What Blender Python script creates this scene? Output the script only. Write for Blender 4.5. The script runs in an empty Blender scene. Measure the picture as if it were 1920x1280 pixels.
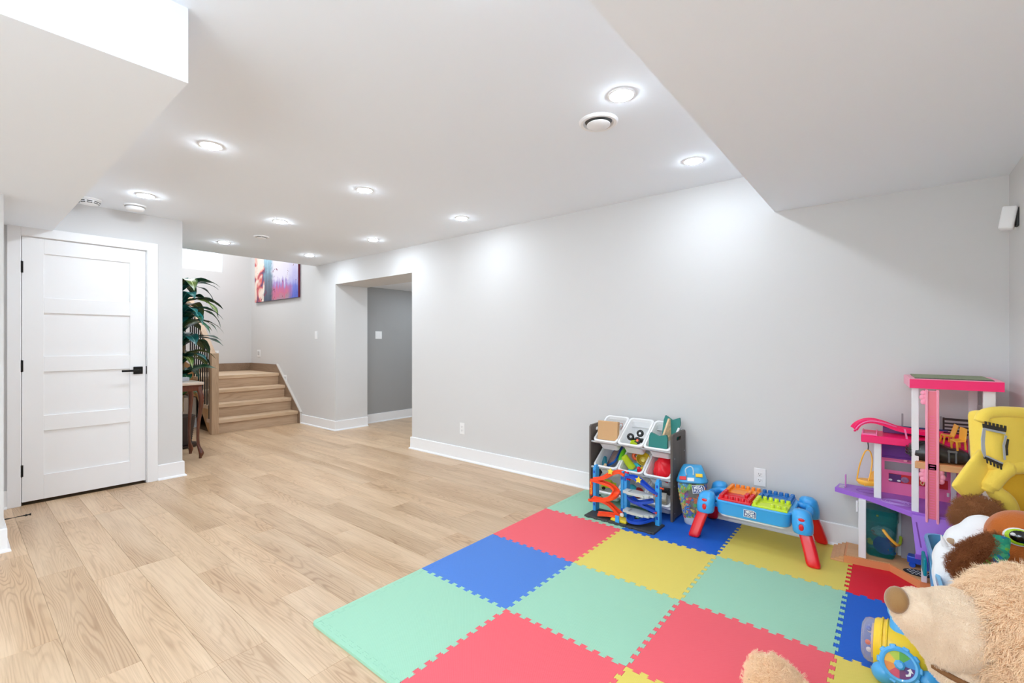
import bpy, bmesh, math, random
from mathutils import Vector, Matrix
random.seed(11)
SC = bpy.context.scene
COL = SC.collection

# ---------------------------------------------------------------- camera, world, exposure, big lights
CAM_H = 1.25
cam = bpy.data.cameras.new('camera')
cam.sensor_width = 36.0
cam.lens = 36.0 * 864.0 / 1920.0
cam.shift_y = 2.0 / 1920.0
cam.clip_start = 0.02
cam_o = bpy.data.objects.new('camera', cam)
cam_o.location = (0, 0, CAM_H)
cam_o.rotation_euler = (math.pi / 2, 0, math.atan2(708, 864))
COL.objects.link(cam_o)
SC.camera = cam_o

world = bpy.data.worlds.new('daylight')
world.use_nodes = True
SC.world = world
world.node_tree.nodes['Background'].inputs['Color'].default_value = (0.86, 0.95, 1.0, 1)
world.node_tree.nodes['Background'].inputs['Strength'].default_value = 3.2

vs = SC.view_settings
vs.view_transform = 'Standard'
vs.look = 'None'
vs.gamma = 1.0
vs.use_curve_mapping = False
vs.exposure = 0.06

POT_POWER = 4.6          # watts of every recessed ceiling lamp
def area(name, loc, rot, sx, sy, power, col):
    l = bpy.data.lights.new(name, 'AREA'); l.shape = 'RECTANGLE'; l.size = sx; l.size_y = sy; l.energy = power; l.color = col
    o = bpy.data.objects.new(name, l); o.location = loc; o.rotation_euler = rot; COL.objects.link(o); return o
# added fill light aimed at the ceiling behind the camera, no known source
area('ceiling_fill', (-0.35, -1.5, 1.5), (math.pi, 0, 0), 1.2, 1.2, 75, (0.80, 0.93, 1.03))
# added fill light at the top of the stairwell, no lamp known there
area('stairwell_fill', (-7.9, 2.4, 3.55), (0, 0, 0), 0.8, 0.6, 34, (0.95, 0.98, 1.0))
SC.cycles.max_bounces = 10
SC.cycles.diffuse_bounces = 7
SC.cycles.transparent_max_bounces = 12
SC.cycles.sample_clamp_indirect = 6.0

# ---------------------------------------------------------------- materials
def lin(c):
    return c / 12.92 if c <= 0.04045 else ((c + 0.055) / 1.055) ** 2.4
def rgb(r, g, b):
    return (lin(r / 255), lin(g / 255), lin(b / 255), 1)

_M = {}
def mat(name, col, rough=0.5, metal=0.0, emit=None, bump=0.0, bscale=60.0, var=0.0, vscale=6.0, sheen=0.0, alpha=1.0,
        coat=0.0, stretch=(1, 1, 1), spec=0.5, trans=0.0, sss=0.0):
    """principled material with optional procedural noise relief and slight tone variation"""
    if name in _M: return _M[name]
    m = bpy.data.materials.new(name); m.use_nodes = True
    nt = m.node_tree; p = nt.nodes['Principled BSDF']
    if len(col) == 3: col = rgb(*col)
    p.inputs['Base Color'].default_value = col
    p.inputs['Roughness'].default_value = rough
    p.inputs['Metallic'].default_value = metal
    p.inputs['Specular IOR Level'].default_value = spec
    if coat: p.inputs['Coat Weight'].default_value = coat
    if sheen:
        p.inputs['Sheen Weight'].default_value = sheen; p.inputs['Sheen Roughness'].default_value = 0.4
    if alpha < 1: p.inputs['Alpha'].default_value = alpha
    if trans: p.inputs['Transmission Weight'].default_value = trans
    if emit:
        p.inputs['Emission Color'].default_value = (emit[0], emit[1], emit[2], 1)
        p.inputs['Emission Strength'].default_value = emit[3]
    if bump or var:
        tc = nt.nodes.new('ShaderNodeTexCoord'); mp = nt.nodes.new('ShaderNodeMapping')
        mp.inputs['Scale'].default_value = stretch
        nt.links.new(tc.outputs['Object'], mp.inputs['Vector'])
        if bump:
            n = nt.nodes.new('ShaderNodeTexNoise'); n.inputs['Scale'].default_value = bscale
            n.inputs['Detail'].default_value = 3
            b = nt.nodes.new('ShaderNodeBump'); b.inputs['Strength'].default_value = bump; b.inputs['Distance'].default_value = 0.004
            nt.links.new(mp.outputs['Vector'], n.inputs['Vector'])
            nt.links.new(n.outputs['Fac'], b.inputs['Height']); nt.links.new(b.outputs['Normal'], p.inputs['Normal'])
        if var:
            n2 = nt.nodes.new('ShaderNodeTexNoise'); n2.inputs['Scale'].default_value = vscale; n2.inputs['Detail'].default_value = 4
            nt.links.new(mp.outputs['Vector'], n2.inputs['Vector'])
            mx = nt.nodes.new('ShaderNodeMixRGB'); mx.blend_type = 'MIX'
            mx.inputs['Color1'].default_value = tuple(c * (1 - var) for c in col[:3]) + (1,)
            mx.inputs['Color2'].default_value = tuple(min(1, c * (1 + var)) for c in col[:3]) + (1,)
            nt.links.new(n2.outputs['Fac'], mx.inputs['Fac']); nt.links.new(mx.outputs['Color'], p.inputs['Base Color'])
    _M[name] = m
    return m

def wood(name, base, dark, light=None, axis=0, grain=1.0, rough=0.4, plank_random=True, coat=0.0, cath=0.5):
    """procedural timber: long stretched streaks, cathedral rings and a random tone per object"""
    if name in _M: return _M[name]
    m = bpy.data.materials.new(name); m.use_nodes = True
    nt = m.node_tree; N = nt.nodes; L = nt.links; p = N['Principled BSDF']
    base, dark = rgb(*base), rgb(*dark); light = rgb(*light) if light else base
    tc = N.new('ShaderNodeTexCoord'); oi = N.new('ShaderNodeObjectInfo')
    off = N.new('ShaderNodeVectorMath'); off.operation = 'MULTIPLY_ADD'
    com = N.new('ShaderNodeCombineXYZ')
    for k in range(3): L.new(oi.outputs['Random'], com.inputs[k])
    L.new(com.outputs[0], off.inputs[0]); off.inputs[1].default_value = (37.0, 53.0, 71.0) if plank_random else (0, 0, 0)
    L.new(tc.outputs['Object'], off.inputs[2])
    s = [9.0, 9.0, 9.0]; s[axis] = 0.75
    mp = N.new('ShaderNodeMapping'); mp.inputs['Scale'].default_value = tuple(s); L.new(off.outputs[0], mp.inputs['Vector'])
    # broad figure whose level lines make cathedral rings
    n1 = N.new('ShaderNodeTexNoise'); n1.inputs['Scale'].default_value = 1.0; n1.inputs['Detail'].default_value = 1.5; n1.inputs['Distortion'].default_value = 0.25
    L.new(mp.outputs[0], n1.inputs['Vector'])
    mul = N.new('ShaderNodeMath'); mul.operation = 'MULTIPLY'; mul.inputs[1].default_value = 75.0 * grain; L.new(n1.outputs['Fac'], mul.inputs[0])
    sn = N.new('ShaderNodeMath'); sn.operation = 'SINE'; L.new(mul.outputs[0], sn.inputs[0])
    rr = N.new('ShaderNodeMapRange'); rr.inputs['From Min'].default_value = -1; rr.inputs['From Max'].default_value = 1; L.new(sn.outputs[0], rr.inputs['Value'])
    pw = N.new('ShaderNodeMath'); pw.operation = 'POWER'; pw.inputs[1].default_value = 3.2; L.new(rr.outputs[0], pw.inputs[0])
    # fine pores
    s2 = [130.0, 130.0, 130.0]; s2[axis] = 4.0
    mp2 = N.new('ShaderNodeMapping'); mp2.inputs['Scale'].default_value = tuple(s2); L.new(off.outputs[0], mp2.inputs['Vector'])
    n2 = N.new('ShaderNodeTexNoise'); n2.inputs['Scale'].default_value = 1.0; n2.inputs['Detail'].default_value = 3; L.new(mp2.outputs[0], n2.inputs['Vector'])
    # wide soft tone bands
    s3 = [6.0, 6.0, 6.0]; s3[axis] = 0.9
    mp3 = N.new('ShaderNodeMapping'); mp3.inputs['Scale'].default_value = tuple(s3); L.new(off.outputs[0], mp3.inputs['Vector'])
    n3 = N.new('ShaderNodeTexNoise'); n3.inputs['Scale'].default_value = 1.0; n3.inputs['Detail'].default_value = 2; L.new(mp3.outputs[0], n3.inputs['Vector'])
    r3 = N.new('ShaderNodeMapRange'); r3.inputs['From Min'].default_value = 0.32; r3.inputs['From Max'].default_value = 0.68; L.new(n3.outputs['Fac'], r3.inputs['Value'])
    c1 = N.new('ShaderNodeMixRGB'); c1.inputs['Color1'].default_value = light; c1.inputs['Color2'].default_value = base; L.new(r3.outputs[0], c1.inputs['Fac'])
    f1 = N.new('ShaderNodeMath'); f1.operation = 'MULTIPLY'; L.new(pw.outputs[0], f1.inputs[0]); L.new(r3.outputs[0], f1.inputs[1])
    f2 = N.new('ShaderNodeMath'); f2.operation = 'MULTIPLY'; f2.inputs[1].default_value = cath; L.new(f1.outputs[0], f2.inputs[0])
    c2 = N.new('ShaderNodeMixRGB'); c2.inputs['Color2'].default_value = dark; L.new(c1.outputs[0], c2.inputs['Color1']); L.new(f2.outputs[0], c2.inputs['Fac'])
    r2 = N.new('ShaderNodeMapRange'); r2.inputs['From Min'].default_value = 0.45; r2.inputs['From Max'].default_value = 0.75; r2.inputs['To Max'].default_value = 0.35; L.new(n2.outputs['Fac'], r2.inputs['Value'])
    c3 = N.new('ShaderNodeMixRGB'); c3.inputs['Color2'].default_value = dark; L.new(c2.outputs[0], c3.inputs['Color1']); L.new(r2.outputs[0], c3.inputs['Fac'])
    hs = N.new('ShaderNodeHueSaturation'); rv = N.new('ShaderNodeMapRange'); rv.inputs['To Min'].default_value = 0.90 if plank_random else 1.0; rv.inputs['To Max'].default_value = 1.06 if plank_random else 1.0
    L.new(oi.outputs['Random'], rv.inputs['Value']); L.new(rv.outputs[0], hs.inputs['Value']); L.new(c3.outputs[0], hs.inputs['Color'])
    L.new(hs.outputs[0], p.inputs['Base Color'])
    p.inputs['Roughness'].default_value = rough
    if coat: p.inputs['Coat Weight'].default_value = coat
    b = N.new('ShaderNodeBump'); b.inputs['Strength'].default_value = 0.08; b.inputs['Distance'].default_value = 0.002
    L.new(n2.outputs['Fac'], b.inputs['Height']); L.new(b.outputs[0], p.inputs['Normal'])
    _M[name] = m
    return m

def clear(name, tint, opacity=0.15, rough=0.08, deep=0.65):
    """thin clear or tinted plastic: a see-through layer with a glossy and a coloured film on it"""
    if name in _M: return _M[name]
    m = bpy.data.materials.new(name); m.use_nodes = True
    nt = m.node_tree; N = nt.nodes; L = nt.links
    p = N['Principled BSDF']; p.inputs['Base Color'].default_value = rgb(*tint); p.inputs['Roughness'].default_value = rough
    t = N.new('ShaderNodeBsdfTransparent'); q = rgb(*tint)
    t.inputs['Color'].default_value = tuple(1 - deep + deep * c for c in q[:3]) + (1,)
    mx = N.new('ShaderNodeMixShader')
    lw = N.new('ShaderNodeLayerWeight'); lw.inputs['Blend'].default_value = 0.25
    mr = N.new('ShaderNodeMapRange'); mr.inputs['To Min'].default_value = opacity; mr.inputs['To Max'].default_value = min(1, opacity + 0.4)
    L.new(lw.outputs['Facing'], mr.inputs['Value']); L.new(mr.outputs[0], mx.inputs['Fac'])
    L.new(t.outputs[0], mx.inputs[1]); L.new(p.outputs[0], mx.inputs[2])
    L.new(mx.outputs[0], N['Material Output'].inputs['Surface'])
    _M[name] = m
    return m

# ---------------------------------------------------------------- mesh builder
def frame_from(d, up=Vector((0, 0, 1))):
    d = d.normalized()
    if abs(d.dot(up)) > 0.98: up = Vector((0, 1, 0)) if abs(d.y) < 0.9 else Vector((1, 0, 0))
    x = d.cross(up).normalized(); y = x.cross(d).normalized()
    return x, y

class MB:
    def __init__(s):
        s.bm = bmesh.new(); s.mi = 0
    def _tag(s, faces):
        for f in faces: f.material_index = s.mi
        return faces
    def box(s, x0, x1, y0, y1, z0, z1, bev=0.0, seg=1, rot=None, pivot=None):
        v = [s.bm.verts.new(c) for c in ((x0,y0,z0),(x1,y0,z0),(x1,y1,z0),(x0,y1,z0),(x0,y0,z1),(x1,y0,z1),(x1,y1,z1),(x0,y1,z1))]
        fs = [s.bm.faces.new([v[i] for i in q]) for q in ((3,2,1,0),(4,5,6,7),(0,1,5,4),(1,2,6,5),(2,3,7,6),(3,0,4,7))]
        s._tag(fs)
        if rot is not None:
            pv = Vector(pivot) if pivot else Vector(((x0+x1)/2, (y0+y1)/2, (z0+z1)/2))
            for q in v: q.co = pv + rot @ (q.co - pv)
        if bev:
            es = list({e for f in fs for e in f.edges})
            r = bmesh.ops.bevel(s.bm, geom=es, offset=bev, segments=seg, affect='EDGES', profile=0.6)
            s._tag(r['faces'])
        return s
    def poly(s, pts, h, z0=0.0, M=None, bev=0.0):
        """extrude a 2-D outline by h"""
        M = M or Matrix.Identity(4)
        a = [s.bm.verts.new(M @ Vector((p[0], p[1], z0))) for p in pts]
        b = [s.bm.verts.new(M @ Vector((p[0], p[1], z0 + h))) for p in pts]
        n = len(pts); fs = []
        fs.append(s.bm.faces.new(a[::-1])); top = s.bm.faces.new(b); fs.append(top)
        for i in range(n): fs.append(s.bm.faces.new((a[i], a[(i+1) % n], b[(i+1) % n], b[i])))
        s._tag(fs)
        if bev:
            r = bmesh.ops.bevel(s.bm, geom=list(top.edges), offset=bev, segments=1, affect='EDGES'); s._tag(r['faces'])
        return s
    def rings(s, rs, closed=True, cap=True):
        vs = [[s.bm.verts.new(p) for p in r] for r in rs]
        fs = []
        n = len(vs[0])
        for i in range(len(vs) - 1):
            for j in range(n if closed else n - 1):
                k = (j + 1) % n
                fs.append(s.bm.faces.new((vs[i][j], vs[i][k], vs[i+1][k], vs[i+1][j])))
        if cap:
            fs.append(s.bm.faces.new(vs[0][::-1])); fs.append(s.bm.faces.new(vs[-1]))
        s._tag(fs)
        return s
    def tube(s, pts, r, n=10, cap=True, loop=False):
        pts = [Vector(p) for p in pts]; R = r if isinstance(r, (list, tuple)) else [r] * len(pts)
        rs = []; px = None; m = len(pts)
        for i, p in enumerate(pts):
            if loop: d = pts[(i+1) % m] - pts[i-1]
            else: d = pts[min(i+1, m-1)] - pts[max(i-1, 0)]
            d = d.normalized()
            if px is None: x, y = frame_from(d)
            else:
                x = (px - d * px.dot(d)).normalized(); y = d.cross(x)
            px = x
            rs.append([p + (x * math.cos(2*math.pi*k/n) + y * math.sin(2*math.pi*k/n)) * R[i] for k in range(n)])
        if loop: rs.append(rs[0]); return s._loop(rs[:-1])
        return s.rings(rs, cap=cap)
    def _loop(s, rs):
        vs = [[s.bm.verts.new(p) for p in r] for r in rs]; n = len(vs[0]); m = len(vs); fs = []
        for i in range(m):
            for j in range(n):
                k = (j+1) % n; i2 = (i+1) % m
                fs.append(s.bm.faces.new((vs[i][j], vs[i][k], vs[i2][k], vs[i2][j])))
        s._tag(fs); return s
    def lathe(s, prof, n=24, M=None, cap=True, sx=1.0, sy=1.0):
        M = M or Matrix.Identity(4)
        rs = [[M @ Vector((r*math.cos(2*math.pi*k/n)*sx, r*math.sin(2*math.pi*k/n)*sy, z)) for k in range(n)] for r, z in prof]
        return s.rings(rs, cap=cap)
    def cyl(s, p0, p1, r, n=16, r2=None):
        return s.tube([p0, p1], [r, r if r2 is None else r2], n)
    def ball(s, c, r, n=16, m=10, M=None):
        if not isinstance(r, (list, tuple)): r = (r, r, r)
        M = M or Matrix.Identity(3); c = Vector(c)
        rs = []
        for i in range(1, m):
            t = math.pi * i / m
            rs.append([c + M @ Vector((r[0]*math.sin(t)*math.cos(2*math.pi*k/n), r[1]*math.sin(t)*math.sin(2*math.pi*k/n), -r[2]*math.cos(t))) for k in range(n)])
        vs = [[s.bm.verts.new(p) for p in q] for q in rs]; fs = []
        a = s.bm.verts.new(c + M @ Vector((0, 0, -r[2]))); b = s.bm.verts.new(c + M @ Vector((0, 0, r[2])))
        for i in range(len(vs) - 1):
            for j in range(n):
                k = (j+1) % n; fs.append(s.bm.faces.new((vs[i][j], vs[i][k], vs[i+1][k], vs[i+1][j])))
        for j in range(n):
            k = (j+1) % n
            fs.append(s.bm.faces.new((vs[0][k], vs[0][j], a))); fs.append(s.bm.faces.new((vs[-1][j], vs[-1][k], b)))
        s._tag(fs); return s
    def ribbon(s, pts, prof, ups=None):
        """sweep an open cross-section [(side, up)...] along pts; thin shells get thickness from solid()"""
        pts = [Vector(p) for p in pts]; rs = []
        for i, p in enumerate(pts):
            d = (pts[min(i+1, len(pts)-1)] - pts[max(i-1, 0)]).normalized()
            up = ups[i] if ups else Vector((0, 0, 1))
            x = d.cross(up).normalized(); y = x.cross(d).normalized()
            rs.append([p + x * a + y * b for a, b in prof])
        return s.rings(rs, closed=True, cap=True)
    def quad(s, *p):
        s._tag([s.bm.faces.new([s.bm.verts.new(q) for q in p])]); return s
    def build(s, name, mats, parent=None, smooth=False, angle=40, sub=0, loc=None, solid=0.0):
        bmesh.ops.recalc_face_normals(s.bm, faces=s.bm.faces[:])
        me = bpy.data.meshes.new(name); s.bm.to_mesh(me); s.bm.free()
        for m in (mats if isinstance(mats, (list, tuple)) else [mats]): me.materials.append(m)
        o = bpy.data.objects.new(name, me); COL.objects.link(o)
        if parent: o.parent = parent
        if loc: o.location = loc
        if smooth:
            for p in me.polygons: p.use_smooth = True
            if angle < 180: me.set_sharp_from_angle(angle=math.radians(angle))
        if solid:
            md = o.modifiers.new('thickness', 'SOLIDIFY'); md.thickness = solid; md.offset = 0
        if sub:
            md = o.modifiers.new('smooth', 'SUBSURF'); md.levels = sub; md.render_levels = sub
        return o

def tag(o, label=None, cat=None, group=None, kind=None):
    if label: o['label'] = label
    if cat: o['category'] = cat
    if group: o['group'] = group
    if kind: o['kind'] = kind
    return o
def thing(name, label, cat, loc=(0, 0, 0), rz=0.0, group=None, rot=None):
    o = bpy.data.objects.new(name, None); COL.objects.link(o)
    o.empty_display_size = 0.1
    o.location = loc; o.rotation_euler = rot if rot else (0, 0, rz)
    return tag(o, label, cat, group)
def struct(name, mb, m, parent=None, **k):
    o = mb.build(name, m, parent, **k)
    if not parent: o['kind'] = 'structure'
    return o
def dup(root, loc=None, rot=None, label=None, group=None):
    r = root.copy(); COL.objects.link(r)
    if loc is not None: r.location = loc
    if rot is not None: r.rotation_euler = rot
    if label: r['label'] = label
    if group: r['group'] = group
    def rec(a, b):
        for ch in kids(a):
            c = ch.copy(); COL.objects.link(c); c.parent = b; rec(ch, c)
    rec(root, r)
    return r
def kids(o): return [c for c in bpy.data.objects if c.parent == o]
def text(name, s, size, m, parent, M, depth=0.0006, bold=0.0, sx=1.0, align='CENTER', space=1.0):
    c = bpy.data.curves.new(name, 'FONT'); c.body = s; c.size = size; c.extrude = depth; c.offset = bold
    c.align_x = align; c.align_y = 'CENTER'; c.space_line = space
    t = bpy.data.objects.new(name, c); COL.objects.link(t)
    bpy.context.view_layer.update()
    me = bpy.data.meshes.new_from_object(t.evaluated_get(bpy.context.evaluated_depsgraph_get()))
    bpy.data.objects.remove(t); me.name = name
    me.materials.clear(); me.materials.append(m)
    o = bpy.data.objects.new(name, me); COL.objects.link(o); o.parent = parent
    o.matrix_local = M @ Matrix.Diagonal((sx, 1, 1, 1))
    return o
def basis(x, y, z, o=(0, 0, 0)):
    M = Matrix.Identity(4)
    for i, a in enumerate((x, y, z)):
        for j in range(3): M[j][i] = a[j]
    for j in range(3): M[j][3] = o[j]
    return M
def V(*a): return Vector(a)
def rz(a): return Matrix.Rotation(a, 3, 'Z')
def rx(a): return Matrix.Rotation(a, 3, 'X')
def ry(a): return Matrix.Rotation(a, 3, 'Y')
def lerp(a, b, t): return a + (b - a) * t
def crv(pts, n=8):
    """Catmull-Rom through points"""
    P = [Vector(p) for p in pts]; out = []
    for i in range(len(P) - 1):
        p0, p1, p2, p3 = P[max(i-1, 0)], P[i], P[i+1], P[min(i+2, len(P)-1)]
        for k in range(n):
            t = k / n
            out.append(0.5 * ((2*p1) + (p2-p0)*t + (2*p0-5*p1+4*p2-p3)*t*t + (-p0+3*p1-3*p2+p3)*t**3))
    out.append(P[-1]); return out
# ================================================================ the room
H = 2.39; YM = 3.465; XD = -5.14; XR = 0.477; YB = -3.0
WALLC = (215, 214, 213)
m_wall = mat('painted_wall', WALLC, 0.75, bump=0.06, bscale=180, spec=0.25)
m_ceil = mat('painted_ceiling', (239, 245, 252), 0.85, bump=0.04, bscale=180, spec=0.2)
m_dark = mat('dark_grey_wall', (160, 160, 159), 0.7, bump=0.06, bscale=160, spec=0.25)
m_trim = mat('white_trim_paint', (240, 240, 241), 0.4, spec=0.4)
m_door = mat('white_door_paint', (241, 241, 242), 0.42, spec=0.4)
m_black = mat('matt_black_metal', (22, 21, 20), 0.4, metal=0.4)
m_floorbase = mat('underlay', (120, 92, 62), 0.8)
m_plank = wood('oak_plank', (196, 163, 128), (146, 110, 76), (214, 185, 152), axis=0, rough=0.34, cath=0.55, grain=2.3)
m_stairwood = wood('stair_oak', (188, 158, 128), (142, 112, 84), (202, 174, 146), axis=1, rough=0.42, cath=0.4)
m_railwood = wood('rail_oak', (188, 156, 124), (150, 116, 84), (202, 172, 142), axis=2, rough=0.42, cath=0.4)

b = MB()
b.box(-9.2, XR + 0.2, YB - 0.2, 6.6, -0.12, -0.006)
floor = struct('floor', b, m_floorbase)
# planks: 1.22 x 0.1825 m boards laid along x, each its own piece
PW, PL, PG = 0.1825, 1.22, 0.0003
ends = {0: -2.276, 1: -3.23, 2: -2.02, 3: -1.67, 4: -2.31, 5: -3.205, 6: -2.53, 7: -2.79, 8: -2.12, 9: -3.42}
cache = {}
def plank(x0, x1, y0, y1):
    L, W = x1 - x0 - 2 * PG, y1 - y0 - 2 * PG
    if L < 0.02 or W < 0.01: return
    k = (round(L, 3), round(W, 3))
    if k not in cache:
        q = MB(); e = 0.0008
        lo = [(-L/2, -W/2), (L/2, -W/2), (L/2, W/2), (-L/2, W/2)]
        hi = [(-L/2+e, -W/2+e), (L/2-e, -W/2+e), (L/2-e, W/2-e), (-L/2+e, W/2-e)]
        q.rings([[V(a, c, -0.006) for a, c in lo], [V(a, c, -0.0008) for a, c in lo], [V(a, c, 0) for a, c in hi]])
        o = q.build('plank', m_plank, floor); cache[k] = o.data
    else:
        o = bpy.data.objects.new('plank', cache[k]); COL.objects.link(o); o.parent = floor
    o.location = ((x0 + x1) / 2, (y0 + y1) / 2, 0)
rr_ = random.Random(5)
for r in range(-5, 28):
    y0 = 0.295 + r * PW; y1 = y0 + PW
    xl, xr = (-8.0, XR) if y0 < YM - 0.05 else (-6.3, -3.6)
    if y0 < -0.3: xl, xr = -4.1, XR
    elif y0 < 0.2: xl, xr = -5.14, XR
    elif y0 < 1.3: xl, xr = XD, XR
    elif y0 < 2.15: xl, xr = -8.0, XR
    elif y0 < YM - 0.05: xl, xr = -7.25, XR
    e0 = ends.get(r, -2.4 + rr_.random() * PL)
    k = math.floor((xl - e0) / PL)
    x = e0 + k * PL
    while x < xr:
        plank(max(x, xl), min(x + PL, xr), y0, y1)
        x += PL

# ---- walls
b = MB(); T = 0.12
XO0, XO1, ZO = -6.073, -4.368, 2.076              # opening in the long wall
b.box(-9.07, XO0, YM, 3.98, 0, 3.7)
b.box(XO0, XO1, YM, 3.98, ZO, 2.6)
b.box(XO1, XR + T, YM, YM + T, 0, 2.6)
b.box(XO1, XO1 + T, YM + T, 6.0, 0, 2.6)
struct('wall_north', b, m_wall)
b = MB(); b.box(-6.36, -6.24, 3.98, 6.0, 0, 2.6); b.box(-6.24, XO1, 5.9, 6.02, 0, 2.6)
struct('wall_passage', b, m_dark)
b = MB(); b.box(-6.36, XO1, 3.98, 6.0, 2.112, 2.2)
struct('ceiling_passage', b, m_ceil)
# door wall (facing +x) with the door opening, and its return towards the stairs
DY0, DY1, DZ = 0.335, 1.125, 2.078
b = MB()
b.box(XD - T, XD, -0.4, DY0, 0, 2.6); b.box(XD - T, XD, DY0, DY1, DZ, 2.6); b.box(XD - T, XD, DY1, 1.386, 0, 2.6)
b.box(-9.07, XD - T, 1.386 - T, 1.386, 0, 3.7)
struct('wall_west', b, m_wall)
b = MB(); b.box(XD - 0.9, XD - 0.85, -0.3, 1.2, 0, 2.5)
b.box(XD - 0.85, XD - T, -0.45, -0.4, 0, 2.5)
struct('wall_closet_lightblock', b, m_wall)  # unseen walls behind the door, closed in to keep light out of its gap
b = MB(); b.box(XD - 0.9, XD - T, -0.45, 1.27, 2.5, 2.55)
struct('ceiling_closet_lightblock', b, m_ceil)  # unseen lid added over the closet to block light from above
b = MB(); b.box(XD - T, -4.10, YB, 0.205, 0, 2.14)
struct('wall_stub', b, m_wall)
b = MB(); b.box(XR, XR + T, YB, YM, 0, 2.6)
struct('wall_east', b, m_wall)
# unseen wall behind the camera; its wide gap is added to let fill light in
b = MB()
b.box(-4.1, -3.4, YB - T, YB, 0, 2.6); b.box(-3.4, -0.3, YB - T, YB, 2.1, 2.6); b.box(-0.3, XR + T, YB - T, YB, 0, 2.6)
struct('wall_south', b, m_wall)
# stairwell
b = MB()
WY0, WY1, WZ0, WZ1 = 1.75, 3.006, 2.468, 3.12
b.box(-9.07, -8.95, 1.386, WY0, 0, 3.7); b.box(-9.07, -8.95, WY1, YM, 0, 3.7)
b.box(-9.07, -8.95, WY0, WY1, 0, WZ0); b.box(-9.07, -8.95, WY0, WY1, WZ1, 3.7)
struct('wall_stairwell', b, m_wall)
b = MB(); b.box(-9.07, -6.5, 1.2, 3.6, 3.6, 3.72)
struct('ceiling_stairwell', b, m_ceil)

# ---- ceiling, soffit and bulkhead
b = MB()
b.box(-6.632, XR + T, 1.386, YM, H, 3.65)
b.box(XD - T, XR + T, YB - T, 1.386, H, 2.6)
struct('ceiling', b, m_ceil)
b = MB(); b.box(-0.589, XR, YB, YM, 2.115, H)
struct('ceiling_soffit', b, m_ceil)
b = MB(); b.box(XD, -1.852, YB, 0.516, 2.135, H)
struct('ceiling_bulkhead', b, m_ceil)

# ---- baseboards: board + shoe moulding swept along a wall; (n) points into the room
def baseboard(name, runs):
    q = MB()
    prof = [(0, 0), (0.030, 0), (0.029, 0.008), (0.024, 0.015), (0.015, 0.019), (0.014, 0.134), (0.011, 0.138), (0, 0.138)]
    for (x0, y0), (x1, y1), (nx, ny), e0, e1 in runs:
        d = V(x1 - x0, y1 - y0, 0).normalized()
        rs = []
        for (x, y, e) in ((x0, y0, -e0), (x1, y1, e1)):
            rs.append([V(x + nx*p + d.x*e*p, y + ny*p + d.y*e*p, z) for p, z in prof])
        q.rings(rs)
    return struct(name, q, m_trim)
baseboard('baseboard_north', [((-7.045, YM), (XO0, YM), (0, -1), 0, 1), ((XO1, YM), (XR, YM), (0, -1), 1, -1),
                              ((XO0, YM), (XO0, 3.98), (1, 0), 1, 0)])
baseboard('baseboard_passage', [((-6.24, 3.98), (-6.24, 5.9), (1, 0), 0, 0)])
baseboard('baseboard_west', [((XD, 1.195), (XD, 1.386), (1, 0), 0, 1), ((-6.6, 1.386), (XD, 1.386), (0, 1), 0, 1), ((XD, 0.205), (XD, 0.272), (1, 0), 0, 0)])
baseboard('baseboard_stub', [((-4.10, YB), (-4.10, 0.205), (1, 0), 0, 1), ((XD, 0.205), (-4.10, 0.205), (0, 1), 0, 1)])
baseboard('baseboard_east', [((XR, YB), (XR, YM), (-1, 0), 0, -1)])

# ---- door: casing, slab with four recessed panels, hinges, lever
b = MB()
cy0, cy1, cz = 0.272, 1.195, 2.142
b.box(XD, XD + 0.02, cy0, DY0 + 0.008, 0, cz, 0.002); b.box(XD, XD + 0.02, DY1 - 0.008, cy1, 0, cz, 0.002)
b.box(XD, XD + 0.02, DY0 + 0.008, DY1 - 0.008, DZ - 0.008, cz, 0.002)
b.box(XD - T, XD, DY0, DY0 + 0.012, 0, DZ); b.box(XD - T, XD, DY1 - 0.012, DY1, 0, DZ); b.box(XD - T, XD, DY0 + 0.012, DY1 - 0.012, DZ - 0.012, DZ)
struct('trim_1', b, m_trim)
door = thing('door_1', None, None, (XD, 0, 0)); door['kind'] = 'structure'
sy0, sy1, sz0, sz1 = 0.350, 1.110, 0.024, 2.064
px0, px1 = sy0 + 0.119, sy1 - 0.110               # inner panel field
b = MB(); x0, x1 = -0.038, 0.001
b.box(x0, x1, sy0, px0, sz0, sz1, 0.0015); b.box(x0, x1, px1, sy1, sz0, sz1, 0.0015)
rails = [(sz0, 0.214), (0.557, 0.677), (1.020, 1.142), (1.483, 1.602), (1.947, sz1)]
for z0, z1 in rails: b.box(x0, x1, px0, px1, z0, z1, 0.0015)
o = b.build('door_slab', m_door, door); o['kind'] = 'structure'
for (a, z1), (z2, c) in zip(rails[:-1], rails[1:]):
    q = MB(); q.box(x0 + 0.012, -0.010, px0 - 0.002, px1 + 0.002, z1 - 0.002, z2 + 0.002)
    q.build('door_panel', m_door, door)
for z in (1.83, 1.07, 0.265):
    q = MB(); q.cyl((0.006, sy0 - 0.003, z - 0.045), (0.006, sy0 - 0.003, z + 0.045), 0.006, 10); q.box(-0.002, 0.003, sy0 - 0.012, sy0 + 0.008, z - 0.044, z + 0.044)
    q.build('hinge', m_black, door)
h = MB(); h.box(0.001, 0.010, 1.022, 1.088, 0.972, 1.038, 0.003)
hp = h.build('door_handle', m_black, door)
h = MB(); h.cyl((0.010, 1.055, 1.005), (0.050, 1.055, 1.005), 0.010, 12); h.box(0.044, 0.056, 0.935, 1.066, 0.996, 1.014, 0.003)
h.build('lever', m_black, hp)
h = MB(); h.box(-0.012, 0.003, 1.1115, 1.122, 0.97, 1.04); h.build('strike_plate', m_black, door)

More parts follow.
